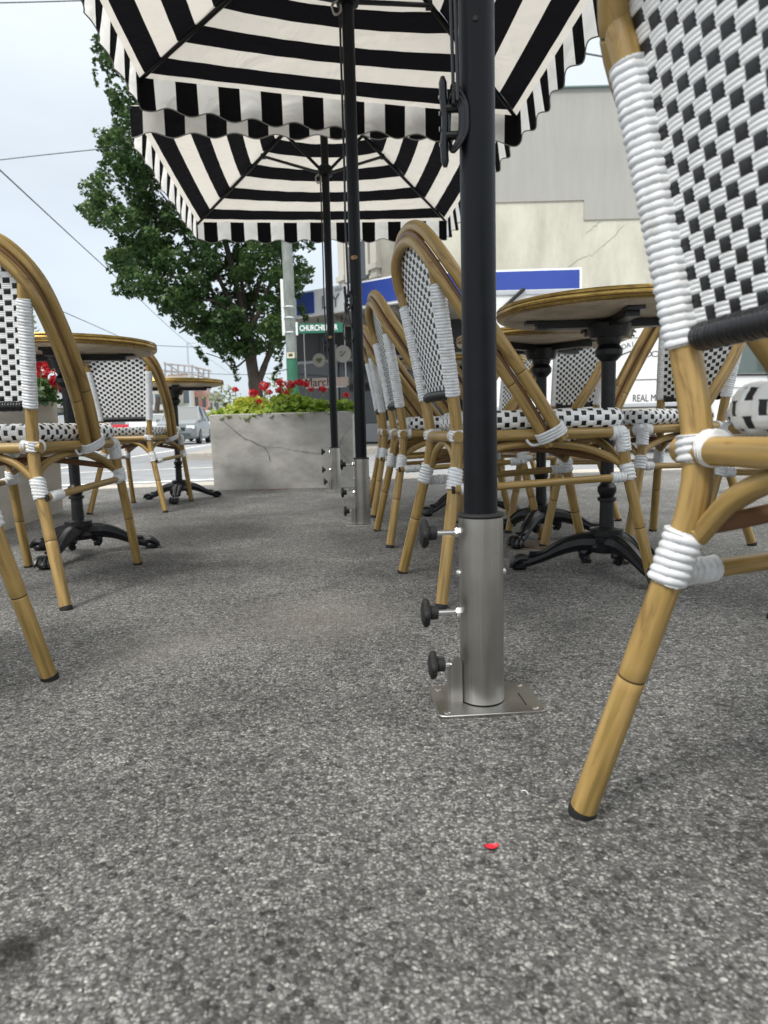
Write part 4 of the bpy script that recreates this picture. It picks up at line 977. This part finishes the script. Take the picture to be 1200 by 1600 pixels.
# big party wall, cream below and grey cladding above with its step
WY = 17.2
x0w = at(655,400,WY).x; x1w = at(1330,400,WY).x; ztop = at(900,139,WY).z; zcr = at(800,316,WY).z; zcr2 = at(950,343,WY).z; xst = at(912,330,WY).x
b = MB(); b.box(((x0w+x1w)/2,WY+.25,ztop/2-.02),(x1w-x0w,.5,ztop-.04)); wl = b.build('cream_wall', M['creamwall'], shop, 0)
b = MB(); b.prism([(x0w-.01,zcr),(xst,zcr),(xst,zcr2),(x1w+.01,zcr2),(x1w+.01,ztop),(x0w-.01,ztop)], WY-.03, WY+.4); b.build('grey_cladding', M['greywall'], shop, 0)
b = MB(); b.box(((x0w+x1w)/2,WY+.2,ztop+.015),(x1w-x0w+.1,.6,.03)); b.build('coping', mat('green_coping', (.16,.24,.22), .6), shop, 0)
def wallcrack(pts, w):
    P = [at(x,y,WY) for x,y in pts]; b = MB(); Q = []
    for i in range(len(P)-1):
        for k in range(6): Q.append(P[i].lerp(P[i+1],k/6)+Vector((random.gauss(0,.012),0,random.gauss(0,.012))))
    Q.append(P[-1])
    for i in range(len(Q)-1):
        d = (Q[i+1]-Q[i]).normalized(); q = Vector((-d.z,0,d.x))*w*(.5+random.random()); y = Vector((0,-.004,0))
        b.add([Q[i]-q+y,Q[i+1]-q+y,Q[i+1]+q+y,Q[i]+q+y],[(0,1,2,3)])
    b.build('wall_crack', mat('wall_crack', (.33,.31,.25), .9), wl, 0)
wallcrack([(888,418),(905,405),(925,398),(948,380),(975,352)], .007); wallcrack([(915,365),(930,352),(940,345)], .005)
# ornate old facade above the awning, running back along the street
F0 = at(655, 400, 17.3); F0.z = 0; F1 = at(533, 400, 20.5); F1.z = 0
b = MB(); vwall(b, F1, F0, zt0-.4, 7.6, .4); fo = b.build('old_facade', M['stone'], shop, 0)
dF = (F0-F1).normalized(); nF = Vector((dF.y,-dF.x,0)); nF = nF if nF.y < 0 else -nF; LF = (F0-F1).length; rzF = math.atan2(dF.y,dF.x)
def onF(t, out=0): return F1+dF*t+nF*out
b = MB()
for t_, w, o in ((.18,.34,.12),(1.9,.30,.12),(LF-.25,.34,.12)):
    p = onF(t_, o/2); b.box((p.x,p.y,5.5),(w,o,4.1), rz=rzF); b.box((p.x,p.y,4.6),(w+.12,o+.12,.14), rz=rzF); b.box((p.x,p.y,4.35),(w+.06,o+.06,.08), rz=rzF)
for z, o in ((4.15,.14),(7.45,.30),(7.3,.2)):
    p = onF(LF/2, o/2); b.box((p.x,p.y,z),(LF+.1,o+.02,.14), rz=rzF)
p = onF(1.05,.05)
for s in (-1,1): q = onF(1.05+s*.55,.06); b.box((q.x,q.y,5.3),(.12,.16,1.7), rz=rzF)
b.tube([onF(1.05+.6*math.cos(a),.08)+Vector((0,0,6.15+.5*math.sin(a))) for a in np.linspace(0,PI,14)], .07, 8)
b.build('mouldings', mat('pale_mouldings', (.52,.50,.45), .8), shop, 0)
b = MB(); b.box((p.x,p.y,5.35),(1.0,.06,1.9), rz=rzF); wn_ = b.build('window', M['glass'], shop, 0)
b = MB(); q = onF(1.05,.075); b.box((q.x,q.y,5.35),(.05,.05,1.9), rz=rzF); b.box((q.x,q.y,5.4),(1.0,.05,.05), rz=rzF); b.build('sash', M['white'], wn_, 0)
b = MB(); q = onF(.05,.25); b.box((q.x,q.y,6.9),(.5,.7,.25), rz=rzF); b.build('eave', M['darkstone'], shop, 0)
# shopfront under the awning
S0 = at(462,600,18.3); S0.z = 0; S1 = B1+Vector((.5,2.7,0)); S2 = C1+Vector((.3,2.75,0))
b = MB(); vwall(b, S0, S1, 0, zb0+.02, .2); vwall(b, S1, S2, 0, zb0+.02, .2); b.build('shopfront', M['dark'], shop, 0)
b = MB()
for a, c in ((S0,S1),(S1,S2)):
    Ls = (c-a).length; d = (c-a).normalized(); n = Vector((d.y,-d.x,0)); n = n if n.y < 0 else -n; k = int(Ls/1.15)
    for i in range(k+1):
        p = a+d*(Ls*i/k)+n*.03; b.box((p.x,p.y,1.25),(.09,.09,2.5), rz=math.atan2(d.y,d.x))
    p = (a+c)/2+n*.03; b.box((p.x,p.y,.28),(Ls,.06,.45), rz=math.atan2(d.y,d.x)); b.box((p.x,p.y,2.1),(Ls,.07,.07), rz=math.atan2(d.y,d.x))
b.build('shop_mullions', mat('grey_frames', (.30,.31,.33), .6), shop, 0)
b = MB()
for a, c in ((S0,S1),(S1,S2)):
    d = (c-a).normalized(); n = Vector((d.y,-d.x,0)); n = n if n.y < 0 else -n; vwall(b, a+n*.012+d*.1, c+n*.012-d*.1, .52, 2.06, .01)
b.build('shop_windows', M['glass'], shop, 0)
for px, py, Y, r_, lb, hc in ((499,563,16.2,.155,'smaller round hanging sign with a green heart under the awning',(.10,.11,.03)),(536,553,15.8,.19,'larger round hanging sign with a dark motif under the awning',(.05,.05,.05))):
    p = at(px,py,Y); t = thing('round_hanging_sign', lb, 'hanging sign', p, R(-14), 'round signs hung under the awning')
    b = MB(); b.lathe([(r_*.96,-.03),(r_,-.02),(r_,.02),(r_*.96,.03)], seg=32, axis='y'); b.build('disc', mat('sign_disc_%d' % px, (.30,.29,.27), .5), t)
    hp = []
    for k in range(30):
        a = 2*PI*k/30; hp.append((.0042*r_/.15*16*math.sin(a)**3*1.0, .0042*r_/.15*(13*math.cos(a)-5*math.cos(2*a)-2*math.cos(3*a)-math.cos(4*a))))
    if px == 499: b = MB(); b.prism(hp, -.038, -.032); b.build('heart', mat('sign_heart', hc, .5), t, 0)
    else:
        b = MB(); b.tube([(-.06,-.036,-.01),(-.02,-.036,-.05),(.07,-.036,.05)], .010, 6); b.tube([(-.07,-.036,.05),(-.03,-.036,.03),(.0,-.036,.06)], .007, 6); b.build('motif', mat('sign_motif', hc, .5), t)
    b = MB(); b.tube([(0,0,r_*.9),(0,0,zb0-p.z+.02)], .012, 6); b.build('hanger', M['rubber'], t)
p = at(509, 597, 16.6); ms = thing('shop_sign', 'cream and pink shop sign reading March under the awning', 'shop sign', p, R(-14))
b = MB(); b.box((0,0,0),(1.12,.08,.20)); b.build('panel', mat('pink_sign', (.50,.40,.36), .6), ms, 0)
text('March', .27, M['rubber'], ms, (-.52,-.043,-.005), (R(90),0,0), align='LEFT', sx=1.0)
b = MB(); b.box((0,0,-.12),(1.0,.05,.02)); b.tube([(-.5,0,.1),(-.5,.0,zb0-p.z)], .012, 6); b.tube([(.5,0,.1),(.5,.0,zb0-p.z)], .012, 6); b.build('sign_frame', M['white'], ms, 0)

# ================================================================ MILK TRUCK
VY = 10.9; xL = at(768,560,VY).x; xR = at(1092,560,VY).x; zT = at(850,452,VY).z; zB = at(950,637,VY).z
VW = 1.9; M['vwhite'] = mat('white_vehicle_paint', (.78,.78,.77), .3, noise=((1,1,1),(.72,.72,.71),.4,.7)); M['print'] = mat('dark_print', (.03,.03,.035), .5); M['tyre'] = mat('tyre', (.015,.015,.016), .8); M['rim'] = mat('wheel_rim', (.35,.35,.36), .4, metal=.7)
tk = thing('delivery_truck', 'white dairy delivery truck with printed emblem parked across the side street', 'truck', ((xL+xR)/2,VY,0), 0)
bx = (xR-xL); b = MB(); 
out = []
r_ = .06
for qx, qz, a0 in ((1,1,0),(-1,1,90),(-1,-1,180),(1,-1,270)):
    for k in range(5): a = R(a0+22.5*k); out.append((qx*(bx/2-r_)+r_*math.cos(a), (zT+zB)/2+qz*((zT-zB)/2-r_)+r_*math.sin(a)))
b.prism(out, 0, VW); b.build('cargo_box', M['vwhite'], tk, 30)
b = MB(); b.box((0,-.012,zT-.04),(bx-.1,.02,.06)); b.box((0,-.012,zB+.03),(bx-.1,.02,.05)); b.box((-bx/2+.03,-.012,(zT+zB)/2),(.04,.02,zT-zB-.1)); b.box((bx/2-.03,-.012,(zT+zB)/2),(.04,.02,zT-zB-.1)); b.build('box_trim', mat('alu_trim', (.55,.56,.57), .4, metal=.6), tk, 0)
b = MB(); b.box((.4,VW/2,zB-.13),(bx+1.2,.9,.16)); b.box((-.2,.12,zB-.2),(.5,.2,.28)); b.build('chassis', M['tyre'], tk, 0)
# cab to the right
cx0 = bx/2+.06; cp = [(cx0,.30),(cx0+1.35,.30),(cx0+1.55,.42),(cx0+1.55,.92),(cx0+1.22,1.06),(cx0+.86,1.80),(cx0+.70,1.90),(cx0,1.92)]
b = MB(); b.prism([(x,z) for x,z in cp], .08, VW-.08); b.build('cab', M['vwhite'], tk, 30)
b = MB(); b.prism([(cx0+.18,1.12),(cx0+1.02,1.10),(cx0+.76,1.66),(cx0+.70,1.70),(cx0+.18,1.72)], .062, .085); gw = b.build('side_window', mat('cab_glass', (.10,.13,.12), .08, spec=.8), tk, 0)
b = MB(); b.tube([(cx0+.15,.07,1.09),(cx0+1.05,.07,1.07),(cx0+.79,.07,1.68),(cx0+.71,.07,1.74),(cx0+.15,.07,1.75)], .018, 6, closed=True); b.build('window_seal', M['tyre'], gw)
b = MB(); b.tube([(cx0+.12,.076,.45),(cx0+.12,.076,1.80)], .006, 4); b.tube([(cx0+1.10,.076,.9),(cx0+1.05,.076,1.06)], .006, 4); b.tube([(cx0+.14,.076,.9),(cx0+1.4,.076,.86)], .007, 4); b.build('door_seam', mat('seam', (.3,.3,.3), .6), tk)
b = MB(); b.box((cx0+.26,.066,1.0),(.14,.03,.035)); b.build('door_handle', M['tyre'], tk)
b = MB(); b.box((cx0+1.05,-.12,1.30),(.08,.14,.32)); b.tube([(cx0+1.0,.08,1.15),(cx0+1.05,-.1,1.2)], .012, 6); b.build('wing_mirror', M['tyre'], tk)
for x in (-bx/2+.75, cx0+.95):
    b = MB(); b.lathe([(.22,-.09),(.33,-.085),(.345,-.05),(.345,.05),(.33,.085),(.22,.09)], c=(0,0,0), seg=28, axis='y'); w_ = b.build('wheel', M['tyre'], tk, 30, loc=(x,.22,RD+.345))
    b = MB(); b.lathe([(.03,-.07),(.10,-.085),(.19,-.06),(.215,-.095),(.222,-.09)], seg=20, axis='y'); b.build('rim', M['rim'], w_)
# emblem: toothed wheel, ribbon, lettering (all on the flank)
def flank(px, py): p = at(px,py,VY); return (p.x-(xL+xR)/2, p.z)
b = MB(); ex, ez = flank(946, 505)
def annulus(mb, cx, cz, r0, r1, y0=-.004, y1=.002, a0=0, a1=2*PI, n=40, zs=1):
    for k in range(n):
        A_, B_ = a0+(a1-a0)*k/n, a0+(a1-a0)*(k+1)/n
        mb.prism([(cx+r0*math.cos(A_),cz+zs*r0*math.sin(A_)),(cx+r1*math.cos(A_),cz+zs*r1*math.sin(A_)),(cx+r1*math.cos(B_),cz+zs*r1*math.sin(B_)),(cx+r0*math.cos(B_),cz+zs*r0*math.sin(B_))], y0, y1)
annulus(b, ex, ez, .335, .46); annulus(b, ex, ez, .27, .295); annulus(b, ex, ez, .14, .165)
for k in range(44):
    a = 2*PI*k/44; b.prism([(ex+.45*math.cos(a-.035),ez+.45*math.sin(a-.035)),(ex+.495*math.cos(a-.025),ez+.495*math.sin(a-.025)),(ex+.495*math.cos(a+.025),ez+.495*math.sin(a+.025)),(ex+.45*math.cos(a+.035),ez+.45*math.sin(a+.035))], -.004, .002)
for k in range(10):
    a = PI*k/5; b.prism([(ex+.16*math.cos(a-.05),ez+.16*math.sin(a-.05)),(ex+.275*math.cos(a-.03),ez+.275*math.sin(a-.03)),(ex+.275*math.cos(a+.03),ez+.275*math.sin(a+.03)),(ex+.16*math.cos(a+.05),ez+.16*math.sin(a+.05))], -.004, .002)
b.build('wheel_emblem', M['print'], tk, 0)
# ribbon: white band with dark edge on an arc like a shallow S
rc = [flank(*q) for q in ((893,560),(908,567),(925,568),(942,561),(957,551),(975,542),(992,538),(1008,541))]
mid_ = spline([(x,0,z) for x,z in rc],6)
def band(mb, w, y):
    for i in range(len(mid_)-1):
        a, c = mid_[i], mid_[i+1]; d = (c-a).normalized(); q = Vector((-d.z,0,d.x))*w
        mb.add([a-q+Vector((0,y,0)),c-q+Vector((0,y,0)),c+q+Vector((0,y,0)),a+q+Vector((0,y,0))],[(0,1,2,3)])
b = MB(); band(b, .105, -.006); b.build('ribbon_edge', M['print'], tk, 0)
b = MB(); band(b, .090, -.009); rb_ = b.build('ribbon', M['vwhite'], tk, 0)
s_txt = 'SAINT DAVID DAIRY'; Lr = [0]
for i in range(1,len(mid_)): Lr.append(Lr[-1]+(mid_[i]-mid_[i-1]).length)
for k, ch in enumerate(s_txt):
    if ch == ' ': continue
    l = Lr[-1]*(.05+.90*k/(len(s_txt)-1)); i = max(j for j in range(len(Lr)-1) if Lr[j] <= l); t_ = (l-Lr[i])/(Lr[i+1]-Lr[i]); p = mid_[i].lerp(mid_[i+1],t_); d = (mid_[i+1]-mid_[i]).normalized()
    o = text(ch, .105, M['print'], rb_, (p.x,-.0105,p.z), (R(90),-math.atan2(d.z,d.x),0), extrude=.001)
# scroll and rule, lower words
fx, fz = flank(945, 595)
text('Fitzroy', .20, M['print'], tk, (fx,-.003,fz), (R(90),0,0), shear=.35)
for s in (-1,1):
    x0, x1 = (flank(905,594)[0],flank(924,594)[0]) if s < 0 else (flank(978,594)[0],flank(1030,594)[0])
    b = MB(); b.prism([(x0,fz-.005),(x1,fz-.005),(x1,fz+.007),(x0,fz+.007)], -.004, .002); b.build('rule', M['print'], tk, 0)
tx_, tz_ = flank(988, 623); text('REAL MILK', .155, M['print'], tk, (tx_,-.003,tz_), (R(90),0,0), align='LEFT', sx=.72)
b = MB(); rx, rz_ = flank(1012,553); annulus(b, rx, rz_, .05, .065, n=16, zs=.7); rx, rz_ = flank(1024,553); annulus(b, rx, rz_, .05, .065, n=16, zs=.7); b.build('ribbon_tails', M['print'], tk, 0)
# open rear panel at the left end (grey frame with dark strut)
b = MB(); x0, z0 = flank(786,482); x1, z1 = flank(818,452); b.tube([(x0,-.05,z0),(x1,-.05,z1)], .03, 8); b.build('strut', M['tyre'], tk)

# ================================================================ CARS
def car(label, x, y, rz, col, suv=True, scale=1, group='cars in the main road'):
    t = thing('parked_car', label, 'car', (x,y,RD), rz, group); L_, Wd = 4.4, 1.8; H_ = 1.62 if suv else 1.42
    pm = mat('car_paint', col, .25, spec=.6, metal=.2); b = MB()
    prof = [(-2.2,.35,.80),(-2.15,.75,.84),(-2.0,.98,.86),(-1.2,1.05,.88),(1.0,1.04,.88),(2.0,.98,.86),(2.2,.70,.84),(2.2,.35,.80)]
    secs = [(-2.2,.32,.62,.70),(-2.12,.25,.86,.84),(-1.6,.22,.98,.89),(-.9,.22,1.04,.90),(1.4,.22,1.04,.90),(2.0,.25,.96,.86),(2.2,.32,.70,.74)]
    vs = []
    for (yy,z0,z1,w) in secs:
        for qx, qz in ((-1,z0+.1),(-.92,z0),(.92,z0),(1,z0+.1),(1.0,z0+(z1-z0)*.65),(.90,z1),(-.90,z1),(-1.0,z0+(z1-z0)*.65)): vs.append((qx*w,yy,qz))
    n = 8; fs = [(i*n+k,(i+1)*n+k,(i+1)*n+(k+1)%n,i*n+(k+1)%n) for i in range(len(secs)-1) for k in range(n)]+[tuple(range(n)),tuple((len(secs)-1)*n+k for k in range(n-1,-1,-1))]
    b.add(vs, fs)
    sec2 = [(-1.05,1.0,.80),(-.35,H_-.05,.66),(.2,H_,.67),(1.3,H_-.03,.66),(2.0 if suv else 1.6,1.0,.80)]
    vs = []
    for yy, z, w in sec2: vs += [(-w,yy,z),(w,yy,z)]
    base = [(-.80,-1.0,1.0),(.80,-1.0,1.0)]
    top = MB(); P = [Vector(v) for v in vs]
    top.add(P, [(2,3,5,4),(4,5,7,6)]); 
    roof = MB(); roof.add([P[2]+Vector((0,0,.02)),P[3]+Vector((0,0,.02)),P[5]+Vector((0,0,.02)),P[4]+Vector((0,0,.02)),P[7]+Vector((0,0,.02)),P[6]+Vector((0,0,.02)),P[2],P[3],P[5],P[4],P[7],P[6]], [(0,1,2,3),(3,2,4,5),(1,0,6,7),(2,1,7,8),(4,2,8,10),(0,3,9,6),(3,5,11,9),(5,4,10,11)])
    for s in (0,1):
        for a_, c_ in ((0,2),(6,8)): roof.tube([P[a_+s],P[c_+s]], .035, 6)
        roof.tube([P[4+s],(.80*(1 if s else -1),.3,1.0)], .04, 6)
    b.build('body', pm, t, 40); roof.build('roof', pm, t, 40)
    g = MB(); g.add(P, [(0,1,3,2),(6,7,9,8),(0,2,4,6,8),(1,9,7,5,3)]); g.build('windows', M['carglass'], t, 0)
    for sx_ in (-1,1):
        for yy in (-1.4,1.35):
            w = MB(); w.lathe([(.20,-.1),(.31,-.1),(.33,-.06),(.33,.06),(.31,.1),(.20,.1)], seg=20, axis='x'); wh = w.build('wheel', M['tyre'], t, 30, loc=(sx_*.80,yy,.33))
            w = MB(); w.lathe([(.02,.06*sx_),(.12,.09*sx_),(.21,.07*sx_),(.215,.1*sx_)], seg=14, axis='x'); w.build('rim', M['rim'], wh)
        h = MB(); h.box((sx_*.60,-2.13,.72),(.34,.10,.15)); h.build('headlight', M['lamp'], t); h = MB(); h.box((sx_*.95,-.75,1.02),(.2,.1,.14)); h.build('mirror', pm, t)
        h = MB(); h.box((sx_*.66,2.17,.80),(.22,.08,.16)); h.build('tail_light', M['tail'], t)
    g = MB(); g.box((0,-2.19,.64),(.75,.06,.13)); g.box((0,-2.17,.40),(1.2,.06,.14)); g.build('grille', M['tyre'], t)
    g = MB(); g.box((0,-2.215,.47),(.37,.02,.11)); g.build('number_plate', M['white'], t); return t
M['carglass'] = mat('car_glass', (.06,.075,.08), .06, spec=.9); M['lamp'] = mat('headlamp', (.75,.77,.78), .12, spec=.9); M['tail'] = mat('tail_lamp', (.45,.01,.01), .3)
g_ = lambda px, Y: at(px, 690, Y).x
car('silver grey SUV coming towards the camera left of the cracked planter', g_(290,31), 31, R(6), (.20,.22,.235))
car('white SUV behind the silver grey one, at the planter edge', g_(316,38), 38, R(6), (.55,.58,.60))
car('white hatchback parked across the street behind the smaller left chair', g_(236,34), 34, R(15), (.62,.64,.66), False)
car('red car with white roofline seen under the smaller left chair back', g_(222,40), 40, R(60), (.48,.02,.03), False)
car('dark car far behind the white hatchback', g_(262,46), 46, R(5), (.05,.06,.07), False)
car('pale blue grey car seen beyond the left chair legs', g_(120,33), 33, R(20), (.30,.36,.42), False)
# ================================================================ FAR SHOPS
def far_shop(label, px0, px1, ytop, Y, col, awn=None, extra=None):
    a, c = at(px0,650,Y), at(px1,650,Y); z = at((px0+px1)/2,ytop,Y).z; t = thing('far_shop', label, 'building', ((a.x+c.x)/2,Y,RD), R(12), 'shops far down the main road'); w = c.x-a.x
    b = MB(); b.box((0,4,(z-RD)/2),(w,8,z-RD)); b.build('walls', mat('far_wall', col, .85, noise=((.5,.5,.5),tuple(q*.8 for q in col),.4,.7)), t, 0)
    b = MB(); b.box((0,3.95,z-RD+.1),(w+.3,8.3,.22)); b.build('parapet', mat('far_parapet', tuple(q*.8 for q in col), .8), t, 0)
    n = max(2,int(w/2.2))
    for i in range(n):
        x = -w/2+(i+.5)*w/n
        if z > 5: b = MB(); b.box((x,-.02,(z-RD)*.68),(w/n*.45,.08,(z-RD)*.22)); b.build('window', M['carglass'], t, 0)
        b = MB(); b.box((x,-.03,1.3),(w/n*.8,.08,2.2)); b.build('shop_window', M['glass'], t, 0)
    if awn: b = MB(); b.box((0,-1.2,3.0),(w,2.5,.5)); b.build('awning', mat('far_awning', awn, .6), t, 0)
    return t
far_shop('cream two storey shop far left behind the smaller chair', 200, 262, 598, 72, (.48,.45,.40), (.5,.5,.48))
far_shop('long pale brick shop above the far small table', 262, 303, 590, 80, (.52,.46,.41), (.10,.38,.33))
far_shop('pink fronted shop with teal neighbour at the far street end', 303, 326, 604, 84, (.55,.33,.29), (.58,.25,.20))
far_shop('low grey shop at the far end beside the planter', 326, 345, 616, 95, (.36,.36,.36), (.6,.6,.6))
far_shop('white building hidden behind the left chair and planter', 60, 150, 610, 60, (.55,.56,.56), (.3,.3,.32))
hf = thing('hoarding_frame', 'open rooftop hoarding frame above the far shops', 'hoarding', (0,0,0))
b = MB()
def fr_(x,y): return at(x,y,82)
for x in (258,268,278,288,300,310,318,326): b.tube([fr_(x,612),fr_(x,566+(x-258)*.16)], .10, 5)
for y in (568,580,592): b.tube([fr_(256,y),fr_(300,y+4),fr_(330,y+12)], .10, 5)
b.tube([fr_(256,566),fr_(300,592)], .09, 5); b.tube([fr_(300,570),fr_(330,600)], .09, 5); b.build('posts', mat('far_steel', (.28,.27,.27), .7), hf, 0)
b = MB(); p0, p1 = fr_(262,596), fr_(296,601); b.box(((p0.x+p1.x)/2,82.3,p0.z),(p1.x-p0.x,.2,1.6)); b.build('boards', mat('far_board', (.50,.34,.27), .8), hf, 0)
# ================================================================ SMALL THINGS ON THE GROUND
def petal(label, x, y, rz, s=1):
    b = MB(); vs = []; n = 8
    for i in range(n+1):
        for j in range(5):
            u, v = i/n*2-1, j/4*2-1; w = .0042*math.sqrt(max(.02,1-u*u)); vs.append((u*.0075*s, v*w*s, .0012+.0022*v*v+.002*u*u))
    b.add(vs, [(i*5+j,(i+1)*5+j,(i+1)*5+j+1,i*5+j+1) for i in range(n) for j in range(4)]); b.tint = [.5]*len(b.f)
    o = b.build('fallen_petal', M['petal2'], None, loc=(x,y,0)); o.rotation_euler = (0,0,rz); tag(o, label, 'petal'); return o
M['petal2'] = mat('crimson_petal', (.62,.012,.03), .4)
def gp(px, py): d = fw+rt*((px-600)/F_PX)-up*((py-800)/F_PX); t_ = -CH/d.z; return (d*t_).to_2d()
q = gp(768,1327); petal('single red petal lying on the asphalt left of the closest chair foot', q.x, q.y, .1)
for k, (px, py) in enumerate(((404,764),(412,766),(428,765),(440,763),(447,764),(452,763),(420,768))):
    q = gp(px,py); o = petal('red petals scattered at the foot of the cracked planter', q.x, min(q.y,4.96), random.random()*3, 1.7); o['group'] = 'petals at the planter foot'
def pebble(label, px, py, r_, col, cat='pebble'):
    q = gp(px,py); b = MB(); b.lathe([(r_*.5,-.001),(r_*.95,r_*.25),(r_,r_*.55),(r_*.7,r_*.95),(r_*.25,r_*1.15)], seg=12, flute=lambda i,k,rr: rr*(1+.15*math.sin(k*1.7+i))); tag(b.build('pebble', mat('pebble_%d' % px, col, .6), None, loc=(q.x,q.y,0)), label, cat)
pebble('small black pebble on the asphalt near the bottom of the view', 422, 1546, .0030, (.01,.01,.01))
pebble('tiny black crumb on the asphalt beside the red petal', 820, 1345, .0020, (.02,.02,.02))
q = gp(820,1240); b = MB(); b.tube(spline([(-.004,.003,.0018),(0,.002,.003),(.002,-.001,.003),(.003,-.005,.002)],4), .0006, 5); tag(b.build('white_thread', M['cord'], None, loc=(q.x,q.y,0)), 'tiny curled white thread on the asphalt above the red petal', 'thread')
